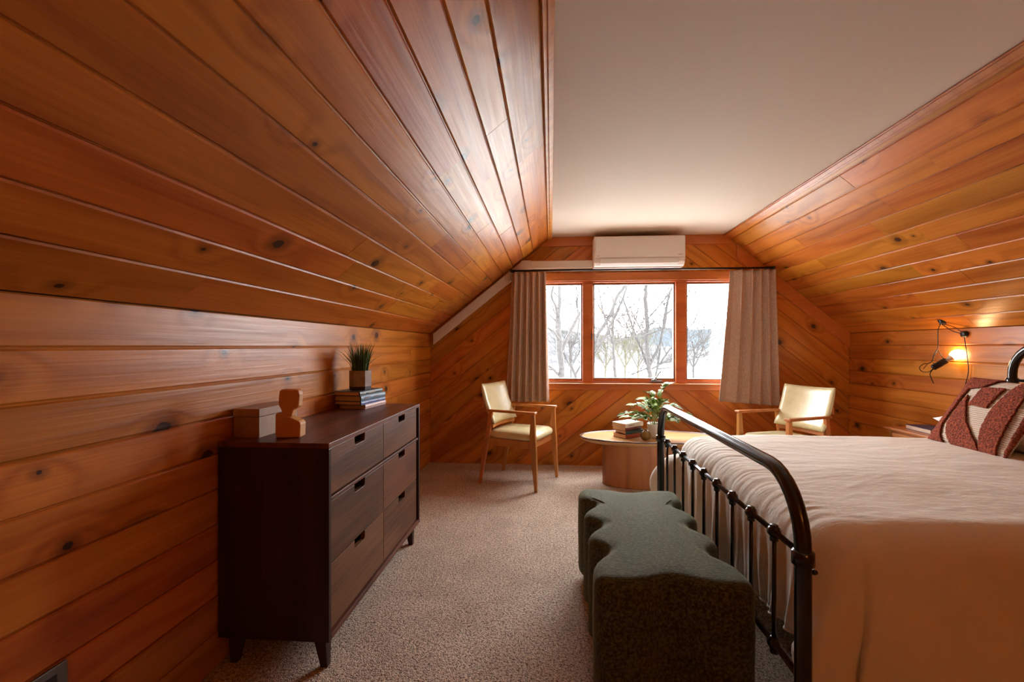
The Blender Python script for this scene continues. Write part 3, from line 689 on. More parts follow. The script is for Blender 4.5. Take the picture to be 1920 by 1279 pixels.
# carved figure
q = MB()
outl = [(-0.043, 0), (-0.028, 0), (0.046, 0), (0.046, 0.055), (0.038, 0.066), (-0.018, 0.092), (-0.024, 0.093), (-0.044, 0.094), (-0.047, 0.088)]
fg = thing('wooden_figure', 'abstract carved wooden bust with square head beside the small box', 'figurine', (-1.018, 1.715, DZ), math.radians(6))
q.prism([(-0.046, 0.0), (0.046, 0.0), (0.048, 0.054), (0.040, 0.064), (-0.022, 0.092), (-0.040, 0.096), (-0.049, 0.092), (-0.049, 0.02)], -0.026, 0.026, lambda u, v, d: Vector((u, d, v)))
q.build('body', 'figure', fg, world=False, bevel=0.007, seg=3)
q = MB(); q.prism([(-0.026, 0.088), (0.010, 0.078), (0.014, 0.098), (0.016, 0.108), (0.034, 0.115), (0.038, 0.122), (0.041, 0.165), (0.036, 0.182), (0.028, 0.186), (-0.028, 0.186), (-0.037, 0.180), (-0.040, 0.150), (-0.040, 0.124), (-0.034, 0.114), (-0.029, 0.104)], -0.019, 0.019, lambda u, v, d: Vector((u, d, v)))
q.build('head', 'figure', fg, world=False, bevel=0.006, seg=3)

# ------------------------------------------------------------------ books
def book(loc, rz, w, l, h, cover, label, group, lett=None, lm='gold', name='book', seed=1):
    """spine on local +x side, length along y, origin base centre"""
    r = thing(name, label, 'book', loc, rz, group); t = 0.0025
    q = MB(); q.box((-w / 2, -l / 2, 0), (w / 2, l / 2, t)); q.box((-w / 2, -l / 2, h - t), (w / 2, l / 2, h))
    n = 7; arc = [(w / 2 - 0.004 + 0.006 * math.cos(a), h / 2 + (h / 2) * math.sin(a)) for a in [(-PI / 2 + PI * k / n) for k in range(n + 1)]]
    pts = arc + [(w / 2 - 0.006, h - t), (w / 2 - 0.006, t)]
    q.prism(pts, -l / 2, l / 2, lambda u, v, d: Vector((u, d, v)))
    q.build('cover', cover, r, world=False)
    q = MB(); q.box((-w / 2 + 0.004, -l / 2 + 0.003, t), (w / 2 - 0.006, l / 2 - 0.003, h - t)); q.build('pages', 'pages', r, world=False)
    if lett:
        hh = h * 0.36
        for (y, nn, hs) in lett:
            mt_ = Matrix(((0, 1, 0, w / 2 + 0.0018), (1, 0, 0, -l / 2 + y * l), (0, 0, 1, h / 2 - hh * hs / 2), (0, 0, 0, 1)))
            o = marks(0, 0, nn, hh * 0.62, hh * hs, 0, 'spine_lettering', lm, None, mtx=mt_, seed=seed + nn); o.parent = r
    return r
G = 'books stacked on the dresser'
zz = DZ
for (h, w, l, dx, dy, rz, cov, lab, lett, lm) in (
        (0.024, 0.165, 0.240, 0.010, 0.020, -7, 'rose_cover', 'pale pink book at the bottom of the dresser stack', ((0.2, 7, 0.8), (0.52, 9, 0.8), (0.9, 1, 1.2)), 'gold'),
        (0.020, 0.170, 0.262, 0.002, 0.005, -9, 'blue_cover', 'royal blue book second from bottom of the dresser stack', ((0.25, 8, 0.9), (0.6, 7, 0.9)), 'pinkprint'),
        (0.032, 0.170, 0.262, 0.002, 0.004, -9, 'teal_cover', 'thick teal blue book in the dresser stack', ((0.12, 7, 1.2), (0.5, 7, 0.9)), 'pinkprint'),
        (0.024, 0.165, 0.250, -0.003, -0.01, -8, 'black_cover', 'black book on top of the dresser stack, under the grass pot', ((0.1, 5, 0.9), (0.36, 11, 0.9), (0.92, 1, 1.3)), 'gold')):
    book((-1.122 + dx, 2.605 + dy, zz), math.radians(rz), w, l, h, cov, lab, G, lett, lm, seed=int(h * 1000)); zz += h
# grass pot
gp = thing('potted_grass', 'faceted concrete pot of green grass on the black book', 'potted plant', (-1.118, 2.600, zz))
q = MB(); mt = Matrix.Translation((-1.118, 2.600, zz)) @ Matrix.Rotation(math.radians(18), 4, 'Z')
q.lathe([(0.062, 0.020), (0.062, 0.112), (0.052, 0.112), (0.050, 0.095)], n=6, mtx=mt); q.build('pot', 'concrete', gp)
q = MB(); q.lathe([(0.060, 0.0), (0.0622, 0.020), (0.05, 0.0203)], n=6, mtx=mt); q.build('pot_base', 'pot_base', gp)
q = MB(); q.lathe([(0.001, 0.094), (0.050, 0.096), (0.050, 0.1)], n=12, mtx=mt); q.build('soil', 'soil', gp)
q = MB(); r = random.Random(4)
for i in range(330):
    a = r.uniform(0, 2 * PI); rr = 0.042 * math.sqrt(r.random()); bx_, by_ = rr * math.cos(a), rr * math.sin(a)
    hgt = r.uniform(0.12, 0.185); lean = 0.6 * rr + 0.004; wd = 0.0017
    if r.random() < 0.08: lean += 0.05; hgt *= 0.9
    c, s = math.cos(a), math.sin(a); tw = r.uniform(0, PI); wx, wy = math.cos(tw) * wd, math.sin(tw) * wd; P_ = []
    for k, t in enumerate((0, 0.4, 0.75, 1.0)):
        x = bx_ + c * lean * t * t * 1.6 - 1.118; y = by_ + s * lean * t * t * 1.6 + 2.600; z = zz + 0.095 + hgt * t; f = (1, 0.9, 0.6, 0.1)[k]
        P_ += [(x - wx * f, y - wy * f, z), (x + wx * f, y + wy * f, z)]
    q.add(P_, [(0, 1, 3, 2), (2, 3, 5, 4), (4, 5, 7, 6)])
go_ = q.build('grass_blades', 'grass', gp); go_['kind'] = 'stuff'

# ------------------------------------------------------------------ coffee table
TX, TY, TZ = 0.86, 4.02, 0.42
tb = thing('coffee_table', 'oval wooden pedestal coffee table below the window', 'table', (TX, TY, 0))
def oval(a, b_, z, n=72): return [Vector((TX + a * math.cos(2 * PI * k / n), TY + b_ * math.sin(2 * PI * k / n), z)) for k in range(n)]
q = MB(); q.rings([oval(0.545, 0.235, TZ - 0.048), oval(0.585, 0.272, TZ - 0.036), oval(0.606, 0.292, TZ - 0.018), oval(0.608, 0.294, TZ - 0.008), oval(0.590, 0.276, TZ - 0.006), oval(0.3, 0.14, TZ - 0.006)]); q.build('tabletop', 'oak_table', tb, smooth=False)
q = MB(); rr = [oval(0.610, 0.296, TZ - 0.009), oval(0.611, 0.297, TZ - 0.001), oval(0.607, 0.293, TZ + 0.001), oval(0.596, 0.282, TZ + 0.001), oval(0.588, 0.274, TZ - 0.005)]
q.rings(rr, cap0=False, cap1=False); q.build('rim', 'walnut_edge', tb, smooth=True)
q = MB(); q.rings([oval(0.405, 0.170, 0.0), oval(0.412, 0.178, 0.008), oval(0.412, 0.178, TZ - 0.05)]); o = q.build('pedestal', 'oak_drum', tb)
for a in (0.545,): pass
# books on the table
G2 = 'books stacked on the coffee table'; zz = TZ - 0.004
for (h, w, l, dx, dy, rz, cov, lab, lett) in (
        (0.034, 0.150, 0.215, 0.004, 0.0, 58, 'red_cover', 'brick red book at the bottom of the coffee table stack', ()),
        (0.028, 0.135, 0.200, 0.014, 0.0, 54, 'green_cover', 'dark teal book second from bottom on the coffee table', ()),
        (0.030, 0.145, 0.215, -0.003, 0.008, 62, 'maroon_cover', 'dark maroon book third up on the coffee table stack', ()),
        (0.034, 0.155, 0.225, 0.0, 0.004, 60, 'cream_cover', 'cream book on top of the coffee table stack', ((0.15, 8, 0.9),))):
    book((0.665 + dx, 4.02 + dy, zz), math.radians(rz - 90 - 20), w, l, h, cov, lab, G2, lett, 'darkprint', seed=3); zz += h
# small vase
q = MB(); q.lathe([(0.022, 0), (0.038, 0.010), (0.045, 0.034), (0.040, 0.058), (0.022, 0.074), (0.012, 0.079), (0.011, 0.086), (0.015, 0.090), (0.011, 0.091)], (0.792, 3.885, TZ - 0.004), 28)
vs_ = q.build('bud_vase', 'vase', smooth=True); tag(vs_, 'small round amber brown vase in front of the white plant pot', 'vase')
# plant
PX, PY = 0.895, 3.99
pp = thing('potted_plant', 'variegated leafy trailing plant in a white pot on the coffee table', 'potted plant', (PX, PY, TZ - 0.006))
q = MB(); q.lathe([(0.040, 0.0), (0.052, 0.01), (0.066, 0.08), (0.070, 0.118), (0.068, 0.122), (0.062, 0.120), (0.058, 0.10)], (PX, PY, TZ - 0.006), 32); q.build('pot', 'white_pot', pp, smooth=True)
q = MB(); q.lathe([(0.001, 0.100), (0.058, 0.101)], (PX, PY, TZ - 0.006), 20); q.build('soil', 'soil', pp)
def leaf_mesh():
    q = MB(); n = 6; L_ = 0.062; up, dn, mid = [], [], []
    for i in range(n + 1):
        t = i / n; w = 0.0165 * math.sin(PI * t ** 0.8) ** 0.8 if 0 < t < 1 else 0.0004; z = -0.018 * t * t
        mid.append((L_ * t, 0, z)); up.append((L_ * t, w, z + 0.28 * w)); dn.append((L_ * t, -w, z + 0.28 * w))
    q.rings([up, mid, dn], closed=False, cap0=False, cap1=False); return q
lq = leaf_mesh(); lo_ = lq.build('leaf', 'leaf', None, smooth=True, world=False); lm_ = lo_.data; bpy.data.objects.remove(lo_)
r = random.Random(21); st = MB()
ends = [(-0.26, -0.03, 0.20), (-0.18, 0.04, 0.27), (-0.10, -0.05, 0.33), (-0.03, 0.02, 0.36), (0.10, 0.02, 0.44), (0.05, -0.06, 0.30), (0.15, -0.02, 0.27), (0.26, 0.02, 0.20), (0.36, -0.01, 0.125), (-0.13, -0.07, 0.18), (0.20, -0.07, 0.16), (0.0, 0.09, 0.28), (-0.22, 0.06, 0.16), (0.02, -0.1, 0.2), (-0.06, 0.0, 0.27)]
cnt = 0
for ex, ey, ez in ends:
    p0 = Vector((PX + ex * 0.08, PY + ey * 0.1, TZ + 0.09)); p2 = Vector((PX + ex, PY + ey, TZ + ez)); p1 = Vector((PX + ex * 0.35, PY + ey * 0.4, TZ + ez * 0.95 + 0.03))
    if ex > 0.3: p1.z += 0.04
    pts = [p0.lerp(p1, t).lerp(p1.lerp(p2, t), t) for t in [k / 9 for k in range(10)]]
    st.tube(pts, 0.0022, 5)
    for k in range(3, 10):
        for sd in ((-1, 1) if k < 9 else (1,)):
            d = (pts[k] - pts[k - 1]).normalized(); side = d.cross(Vector((0, 0, 1))).normalized() * sd
            if k == 9: side = side * 0.1
            x = (d * r.uniform(0.4, 1.0) + side * r.uniform(0.4, 1.0) + Vector((0, 0, r.uniform(-0.25, 0.45)))).normalized()
            up = Vector((r.uniform(-0.5, 0.5), r.uniform(-0.9, 0.1), 1)); y = up.cross(x).normalized(); z = x.cross(y)
            s = r.uniform(0.95, 1.4)
            m4 = Matrix(((x.x * s, y.x * s, z.x * s, pts[k].x - PX), (x.y * s, y.y * s, z.y * s, pts[k].y - PY), (x.z * s, y.z * s, z.z * s, pts[k].z - TZ + 0.006), (0, 0, 0, 1)))
            lf = bpy.data.objects.new('leaf', lm_); COL.objects.link(lf); lf.parent = pp; lf.matrix_local = m4; cnt += 1
st.build('stems', 'stem', pp, smooth=True)

# ------------------------------------------------------------------ chairs
def make_chair(label, loc, rz, first=None):
    if first:
        c = first.copy(); COL.objects.link(c); c.location = loc; c.rotation_euler = (0, 0, rz); c['label'] = label
        for ch in list(first.children):
            k = ch.copy(); COL.objects.link(k); k.parent = c
            for g2 in list(ch.children):
                d_ = g2.copy(); COL.objects.link(d_); d_.parent = k
        return c
    c = thing('armchair', label, 'chair', loc, rz, 'vinyl armchairs by the window')
    W = dict(parent=c, world=False)
    for s in (-1, 1):
        # front leg: kinked, widest at seat
        q = MB(); 
        def sec(u, v, z, a, b_): return [Vector((u + i * a, v + j * b_, z)) for i, j in ((-1, -1), (1, -1), (1, 1), (-1, 1))]
        q.rings([sec(0.265, s * 0.245, 0, 0.012, 0.011), sec(0.250, s * 0.240, 0.20, 0.021, 0.014), sec(0.236, s * 0.236, 0.40, 0.027, 0.015), sec(0.232, s * 0.236, 0.46, 0.025, 0.015), sec(0.236, s * 0.238, 0.632, 0.016, 0.014)])
        q.build('leg', 'teak', bevel=0.003, **W)
        q = MB(); q.rings([sec(-0.275, s * 0.225, 0, 0.012, 0.011), sec(-0.225, s * 0.222, 0.30, 0.020, 0.014), sec(-0.200, s * 0.220, 0.42, 0.022, 0.014), sec(-0.165, s * 0.222, 0.632, 0.016, 0.013)])
        q.build('leg', 'teak', bevel=0.003, **W)
        q = MB()
        lo = [(-0.215, s * 0.222 - 0.016, 0.632), (0.262, s * 0.240 - 0.026, 0.634), (0.262, s * 0.240 + 0.026, 0.634), (-0.215, s * 0.222 + 0.016, 0.632)]
        q.hexa([Vector(p) for p in lo], [Vector(p) + Vector((0, 0, 0.021)) for p in lo]); q.build('armrest', 'teak', bevel=0.006, seg=3, **W)
        q = MB(); q.box((-0.19, s * 0.216 - 0.010, 0.345), (0.215, s * 0.216 + 0.010, 0.405)); q.build('side_rail', 'teak', bevel=0.003, **W)
        for (u_, z_) in ((0.239, 0.385), (-0.207, 0.385), (-0.188, 0.50)):
            q = MB(); q.lathe([(0.006, -0.002), (0.006, 0.0025), (0.003, 0.004)], n=10, mtx=Matrix.Translation((u_, s * 0.2505 if u_ > 0 else s * 0.2355, z_)) @ Matrix.Rotation(-s * PI / 2, 4, 'X')); q.build('bolt', 'steel', **W)
    q = MB(); q.box((0.205, -0.22, 0.345), (0.228, 0.22, 0.400)); q.build('front_rail', 'teak', bevel=0.003, **W)
    q = MB(); q.box((-0.208, -0.206, 0.345), (-0.188, 0.206, 0.400)); q.build('rear_rail', 'teak', bevel=0.003, **W)
    # seat cushion: rounded slab
    q = MB(); rs = []
    def rr_(sc, z, dome=0):
        pts = []
        for k in range(48):
            a = 2 * PI * k / 48; ca, sa = math.cos(a), math.sin(a); e = 0.28
            x = math.copysign(abs(ca) ** e, ca); y = math.copysign(abs(sa) ** e, sa)
            wv = 0.222 + 0.012 * x
            pts.append(Vector((0.02 + x * 0.232 * sc, y * wv * sc, z)))
        return pts
    q.rings([rr_(0.93, 0.405), rr_(0.99, 0.412), rr_(1.01, 0.432), rr_(0.985, 0.452), rr_(0.90, 0.468), rr_(0.6, 0.479), rr_(0.25, 0.482), rr_(0.05, 0.482)]); q.build('seat', 'vinyl', smooth=True, **W)
    # back pad: reclined, curved across
    q = MB(); nu, nv = 24, 14
    def bp(a, b_, off):     # a -1..1 across, b 0..1 up
        z = 0.525 + 0.335 * b_; u = -0.150 - 0.125 * b_ - 0.015 * math.sin(PI * b_); edge = (abs(a) ** 8 + abs(2 * b_ - 1) ** 8)
        th = 0.020 * max(0.0, 1 - edge) ** 0.5 + 0.003
        u += 0.035 * a * a - 0.02
        z += 0.010 * a * a * (1 if b_ > 0.5 else 0.3) * abs(2 * b_ - 1)
        return Vector((u + off * th, a * 0.232 * (1 - 0.03 * abs(2 * b_ - 1) ** 6), z + off * th * 0.35))
    loop = []
    rows = []
    for j in range(nv + 1):
        b_ = j / nv
        rows.append([bp(-1 + 2 * i / nu, b_, 1) for i in range(nu + 1)] + [bp(1 - 2 * i / nu, b_, -1) for i in range(nu + 1)])
    q.rings(rows); q.build('backrest', 'vinyl', smooth=True, bevel=0, **W)
    q = MB(); q.rings([[Vector((-0.183 + 0.035 * (a / 0.215) ** 2 - 0.012, a, z)) + Vector((d, 0, 0)) for d, z in ((-0.012, 0.490), (0.010, 0.490), (0.010, 0.530), (-0.012, 0.530))] for a in (-0.215, -0.11, 0, 0.11, 0.215)]); q.build('back_rail', 'teak', bevel=0.002, **W)
    q = MB(); q.rings([[bp(a, 0.5, -1) + Vector((d - 0.012, 0, z)) for d, z in ((-0.012, -0.025), (0.010, -0.025), (0.010, 0.025), (-0.012, 0.025))] for a in (-0.95, -0.5, 0, 0.5, 0.95)])
    q.build('upper_back_rail', 'teak', **W)
    return c
ch1 = make_chair('cream vinyl armchair with wooden arms standing left of the window by the curtain', (-0.281, 4.055, 0), math.radians(-21))
make_chair('cream vinyl armchair with wooden arms standing in the right corner beyond the bed', (1.905, 3.865, 0), math.radians(-157), ch1)

# ------------------------------------------------------------------ ottoman
OX0, OX1, OY0, OY1 = 0.143, 0.655, 1.475, 2.455
def ott_ring(inset, z, wob=1.0):
    cx, cy = (OX0 + OX1) / 2, (OY0 + OY1) / 2; hx, hy = (OX1 - OX0) / 2, (OY1 - OY0) / 2; rc = 0.055
    pts = []
    def add(x, y, nx, ny, notch):
        pts.append(Vector((cx + x - nx * (inset + notch * wob), cy + y - ny * (inset + notch * wob), z)))
    per = (2 * hy) / 4
    def side_notch(y): 
        n = 0
        for k in (-1, 0, 1):
            d = (y - k * per) / (per * 0.5); n += math.exp(-(d * 1.75) ** 2)
        return 0.068 * n
    def end_notch(x): return 0.048 * math.exp(-(x / 0.085) ** 2)
    ns, ne, ncn = 96, 44, 8
    Y_ = hy - rc; X_ = hx - rc
    for i in range(ns): y = -Y_ + 2 * Y_ * i / ns; add(hx, y, 1, 0, side_notch(y))
    for i in range(ncn): a = PI / 2 * i / ncn; add(X_ + rc * math.cos(a), Y_ + rc * math.sin(a), math.cos(a), math.sin(a), 0)
    for i in range(ne): x = X_ - 2 * X_ * i / ne; add(x, hy, 0, 1, end_notch(x))
    for i in range(ncn): a = PI / 2 + PI / 2 * i / ncn; add(-X_ + rc * math.cos(a), Y_ + rc * math.sin(a), math.cos(a), math.sin(a), 0)
    for i in range(ns): y = Y_ - 2 * Y_ * i / ns; add(-hx, y, -1, 0, side_notch(y))
    for i in range(ncn): a = PI + PI / 2 * i / ncn; add(-X_ + rc * math.cos(a), -Y_ + rc * math.sin(a), math.cos(a), math.sin(a), 0)
    for i in range(ne): x = -X_ + 2 * X_ * i / ne; add(x, -hy, 0, -1, end_notch(x))
    for i in range(ncn): a = 1.5 * PI + PI / 2 * i / ncn; add(X_ + rc * math.cos(a), -Y_ + rc * math.sin(a), math.cos(a), math.sin(a), 0)
    return pts
ot = thing('ottoman', 'dark green scalloped chenille ottoman at the foot of the bed', 'ottoman', (0.4, 1.965, 0))
q = MB(); rs = [ott_ring(0.006, 0.050), ott_ring(0.0, 0.058), ott_ring(0.0, 0.15), ott_ring(-0.002, 0.28), ott_ring(0.0, 0.405)]
for a in (0.2, 0.4, 0.6, 0.8, 1.0): rs.append(ott_ring(0.046 * (1 - math.cos(a * PI / 2)), 0.404 + 0.042 * math.sin(a * PI / 2), 1 - 0.1 * a))
for t in (0.12, 0.25, 0.4, 0.6, 0.8, 1.0):
    ring = ott_ring(0.046, 0.446 + 0.010 * math.sin(t * PI / 2), 0.9 * (1 - min(1, t * 1.25)))
    k = 1 - t * 0.97; ky = 1 - t * 0.80
    row_ = []
    for p in ring:
        x_, y_ = 0.399 + (p.x - 0.399) * k, 1.965 + (p.y - 1.965) * ky
        row_.append(Vector((x_, y_, 0.446 + 0.012 * max(0, 1 - ((x_ - 0.399) / 0.2) ** 2) * max(0, 1 - ((y_ - 1.965) / 0.45) ** 2))))
    rs.append(row_)
q.rings(rs); q.build('upholstery', 'chenille', ot, smooth=True)
q = MB(); pr_ = ott_ring(0.004, 0.412); q.tube(pr_ + [pr_[0]], 0.003, 6, False)
q = MB(); q.rings([ott_ring(0.028, 0.0), ott_ring(0.028, 0.049)]); q.build('plinth', 'oak_drum', ot)

# ------------------------------------------------------------------ bed frame
FX, HX = 0.68, 2.705; BY0, BY1 = 1.285, 2.885
bd = thing('bed', 'black iron bed frame with pipe footboard and headboard', 'bed', (1.7, 2.09, 0))
def arch(x, ztop, rp, rb=0.17, name='arch_pipe'):
    pts = [(x, BY0, 0.0), (x, BY0, 0.3), (x, BY0, ztop - rb)]
    for k in range(1, 9): a = PI / 2 * k / 8; pts.append((x, BY0 + rb * (1 - math.cos(a)), ztop - rb + rb * math.sin(a)))
    for k in range(0, 9): a = PI / 2 * k / 8; pts.append((x, BY1 - rb + rb * math.sin(a), ztop - rb + rb * math.cos(a)))
    pts += [(x, BY1, 0.3), (x, BY1, 0.0)]
    q = MB(); q.tube(pts, rp, 20); o = q.build(name, 'iron', bd, smooth=True)
    return o
def knuckle(q, c, r=0.019):
    q.lathe([(0.004, -r), (r * 0.62, -r * 0.95), (r * 0.7, -r * 0.7), (r * 0.98, -r * 0.45), (r, 0), (r * 0.98, r * 0.45), (r * 0.7, r * 0.7), (r * 0.62, r * 0.95), (0.004, r)], c, 16, Matrix.Rotation(PI / 2, 4, 'X'))
    q.lathe([(r * 0.62, -r * 1.5), (r * 0.66, -r * 1.1), (r * 0.62, 0), (r * 0.66, r * 1.0), (r * 0.5, r * 1.1)], c, 14)
def board(x, ztop, zmid, zlow, nsp, topname, fr=0.17):
    arch(x, ztop, 0.0215, fr, topname)
    for z, r_ in ((zmid, 0.0085), (zlow, 0.0095)):
        q = MB(); q.tube([(x, BY0 + 0.02, z), (x, BY1 - 0.02, z)], r_, 12); q.build('rail', 'iron', bd, smooth=True)
    for y in (BY0, BY1):
        q = MB(); q.lathe([(0.0225, -0.020), (0.0285, -0.017), (0.0285, 0.017), (0.0225, 0.020)], (x, y, zmid - 0.006), 20); q.build('collar', 'iron', bd, smooth=True)
        q = MB(); q.lathe([(0.006, 0), (0.008, 0.004), (0.006, 0.012), (0.001, 0.014)], n=10, mtx=Matrix.Translation((x + 0.024, y, zmid - 0.045)) @ Matrix.Rotation(PI / 2, 4, 'Y')); q.build('bolt', 'iron', bd, smooth=True)
    for k in range(nsp):
        y = BY0 + (BY1 - BY0) * (k + 1) / (nsp + 1)
        q = MB(); q.tube([(x, y, zlow), (x, y, zmid)], 0.0068, 10); q.build('spindle', 'iron', bd, smooth=True)
        for z in (zmid, zlow):
            q = MB(); knuckle(q, (x, y, z)); q.build('knuckle', 'iron', bd, smooth=True)
board(FX, 0.838, 0.634, 0.292, 9, 'footboard_arch', 0.19)
board(HX, 1.205, 1.000, 0.300, 9, 'headboard_arch', 0.17)
for y in (BY0 + 0.20, BY1 - 0.10):
    q = MB(); q.box((FX + 0.16, y - 0.015, 0.28), (HX - 0.02, y + 0.015, 0.31)); q.build('side_rail', 'iron', bd)
mtb = boxo('mattress', 'mattress', (0.82, 1.48, 0.312), (2.66, 2.86, 0.545), None, 0.05); tag(mtb, 'mattress under the beige duvet', 'mattress')

# ------------------------------------------------------------------ duvet
def duvet():
    X0, X1, Y0, Y1, RC = 0.800, 2.62, 1.415, 2.985, 0.13
    per = []
    def seg(a, b_, n, nrm, tagx):
        for i in range(n): t = i / n; per.append((a[0] + (b_[0] - a[0]) * t, a[1] + (b_[1] - a[1]) * t, nrm[0], nrm[1], tagx, t))
    def arc(cx, cy, a0, n, tagx):
        for i in range(n): a = a0 + PI / 2 * i / n; per.append((cx + RC * math.cos(a), cy + RC * math.sin(a), math.cos(a), math.sin(a), tagx, i / n))
    seg((X0 + RC, Y0), (X1 - RC, Y0), 150, (0, -1), 'near'); arc(X1 - RC, Y0 + RC, -PI / 2, 14, 'c')
    seg((X1, Y0 + RC), (X1, Y1 - RC), 90, (1, 0), 'head'); arc(X1 - RC, Y1 - RC, 0, 14, 'c')
    seg((X1 - RC, Y1), (X0 + RC, Y1), 120, (0, 1), 'far'); arc(X0 + RC, Y1 - RC, PI / 2, 34, 'cf')
    seg((X0, Y1 - RC), (X0, Y0 + RC), 190, (-1, 0), 'foot'); arc(X0 + RC, Y0 + RC, PI, 34, 'cn')
    n = len(per); s = [0.0]
    for i in range(1, n): s.append(s[-1] + math.hypot(per[i][0] - per[i - 1][0], per[i][1] - per[i - 1][1]))
    hemv = {'near': 0.03, 'head': 0.35, 'far': 0.10, 'foot': 0.16, 'c': 0.2}
    hem = []
    for x, y, nx, ny, tg, t in per:
        if tg == 'cf': h = 0.10 * (1 - t) + 0.16 * t
        elif tg == 'cn': h = 0.24 * (1 - t) + 0.03 * t
        else: h = hemv[tg]
        if tg == 'foot': h += 0.012 * math.sin(14 * t) + 0.08 * min(1, max(0, t - 0.45) * 2.2)
        hem.append(h)
    for _ in range(30): hem = [(hem[i - 1] + hem[i] + hem[(i + 1) % n]) / 3 for i in range(n)]
    ZT, R = 0.655, 0.115; cx, cy = (X0 + X1) / 2, (Y0 + Y1) / 2
    rows = []
    def crumple(x, y, k=1.0): return k * (0.012 * noise.noise((x * 2.2, y * 2.2, 1.0)) + 0.0022 * noise.noise((x * 5, y * 12, 5.0)) + 0.0011 * noise.noise((x * 22, y * 30, 8.0)))
    fs = [0.03, 0.1, 0.2, 0.3, 0.4, 0.5, 0.58, 0.66, 0.73, 0.79, 0.84, 0.88, 0.915, 0.945, 0.97, 0.985, 1.0]
    for f in fs:
        row = []
        for i, (x, y, nx, ny, tg, t) in enumerate(per):
            ex, ey = x - nx * R, y - ny * R
            # collapse toward a centre line so that the top stays regular
            px = cx + (ex - cx) * (f if abs(nx) > 0.7 else (0.25 + 0.75 * f)); py = cy + (ey - cy) * f
            px = cx + (ex - cx) * (0.0 + f); 
            z = ZT + crumple(px, py)
            df = px - (X0 + R)
            if df < 0.5:
                w = (1 - df / 0.5) ** 2
                z += w * (0.0045 * (1 - abs(noise.noise((py * 17 + df * 4, df * 3, 2.0))) * 2) + 0.0025 * noise.noise((py * 50, df * 6, 7.0)) - 0.004)
            z -= 0.020 * max(0, 1 - (px - X0) / 0.5) ** 2
            row.append(Vector((px, py, z)))
        rows.append(row)
    base = rows[-1]
    def fold(i, d):      # outward displacement; d 0..1 down the skirt
        x, y, nx, ny, tg, t = per[i]; q_ = s[i]
        if tg == 'foot' or tg in ('cf', 'cn'):
            a = 0.016 * math.sin(q_ * 38 + 5.0 * noise.noise((q_ * 3, 0, 0)) + 1.5 * d) + 0.020 * noise.noise((q_ * 9, d * 1.5, 4)) + 0.006 * math.sin(q_ * 95 + 6 * d)
        elif tg == 'near':
            a = 0.034 * math.sin(q_ * 12 - d * 3.2 + 1.0) + 0.014 * math.sin(q_ * 27 - d * 5 + 2) + 0.018 * noise.noise((q_ * 6 + d * 2, d * 2, 9)) + 0.02
        else:
            a = 0.03 * math.sin(q_ * 20)
        return a * d
    ks = [k / 8 for k in range(1, 9)]
    for k in ks:
        a = k * PI / 2; row = []
        for i, (x, y, nx, ny, tg, t) in enumerate(per):
            b0 = base[i]; off = R * math.sin(a); w = fold(i, 0.22 * k * k)
            row.append(Vector((b0.x + nx * (off + w), b0.y + ny * (off + w), b0.z - R * (1 - math.cos(a)))))
        rows.append(row)
    last = rows[-1]
    for d in [k / 14 for k in range(1, 15)]:
        row = []
        for i, (x, y, nx, ny, tg, t) in enumerate(per):
            z0 = base[i].z - R; z = z0 + (hem[i] - z0) * d; w = fold(i, 0.22 + 0.78 * d)
            fl_ = {'foot': -0.018, 'near': 0.045, 'far': 0.03, 'head': 0.0}.get(tg, 0.015) * d
            ox, oy = nx * (R + w + fl_), ny * (R + w + fl_)
            if tg in ('cf', 'foot') :
                g_ = math.exp(-((s[i] - SF) / 0.10) ** 2) * math.sin(PI * min(1, d * 0.75 + 0.1)); ox -= 0.175 * g_; oy += 0.08 * g_
            if tg in ('cn', 'near'):
                g_ = math.exp(-((s[i] - SN + 0) / 0.09) ** 2) * d; g2_ = math.exp(-((s[i]) / 0.12) ** 2) * d
                oy -= 0.05 * max(g_, g2_); ox -= 0.075 * max(g_, g2_) * (1 if d > 0.5 else 2 * d)
            row.append(Vector((base[i].x + ox, base[i].y + oy, z)))
        rows.append(row)
    q = MB(); q.rings(rows, True, True, False)
    o = q.build('duvet', 'linen', smooth=True, solid=0.012); o.modifiers['solid'].offset = -1
    return o, rows[-1]
# arc-length positions of the two foot corners
RCq = 0.13 * PI / 2; l1 = 2.62 - 0.80 - 0.26; l2 = 2.985 - 1.415 - 0.26
SF = l1 + RCq + l2 + RCq + l1 + RCq * 0.45; SN = l1 * 2 + l2 * 2 + RCq * 3 + RCq * 0.6
dv, hemrow = duvet(); tag(dv, 'beige linen duvet draped over the bed', 'duvet')
q = MB(); q.tube(hemrow + [hemrow[0]], 0.004, 6, False); q.build('hem_piping', 'pillow_white', dv, smooth=True)

# ------------------------------------------------------------------ pillows and cushion
def pillow_mesh(w, h, th, n=28, pinch=0.08):
    """local x width, y height, z thickness; centred"""
    q = MB(); top, bot = [], []
    def P_(a, b_, sg):
        e = (1 - abs(a) ** 2.6) * (1 - abs(b_) ** 2.6); z = th / 2 * max(0, e) ** 0.5
        x = a * w / 2 * (1 - pinch * (1 - b_ * b_) * 1.0 + 0.0); y = b_ * h / 2 * (1 - pinch * (1 - a * a))
        return Vector((x, y, sg * z))
    rowsT = [[P_(-1 + 2 * i / n, -1 + 2 * j / n, 1) for i in range(n + 1)] for j in range(n + 1)]
    rowsB = [[P_(-1 + 2 * i / n, -1 + 2 * j / n, -1) for i in range(n + 1)] for j in range(n + 1)]
    q.rings(rowsT, False, False, False); q.rings(rowsB, False, False, False)
    return q, P_
def place(q, name, m, parent, mtx, **k):
    q.v = [tuple(v) for v in q.v]; o = q.build(name, m, None, smooth=True, world=False); o.matrix_world = mtx
    return o
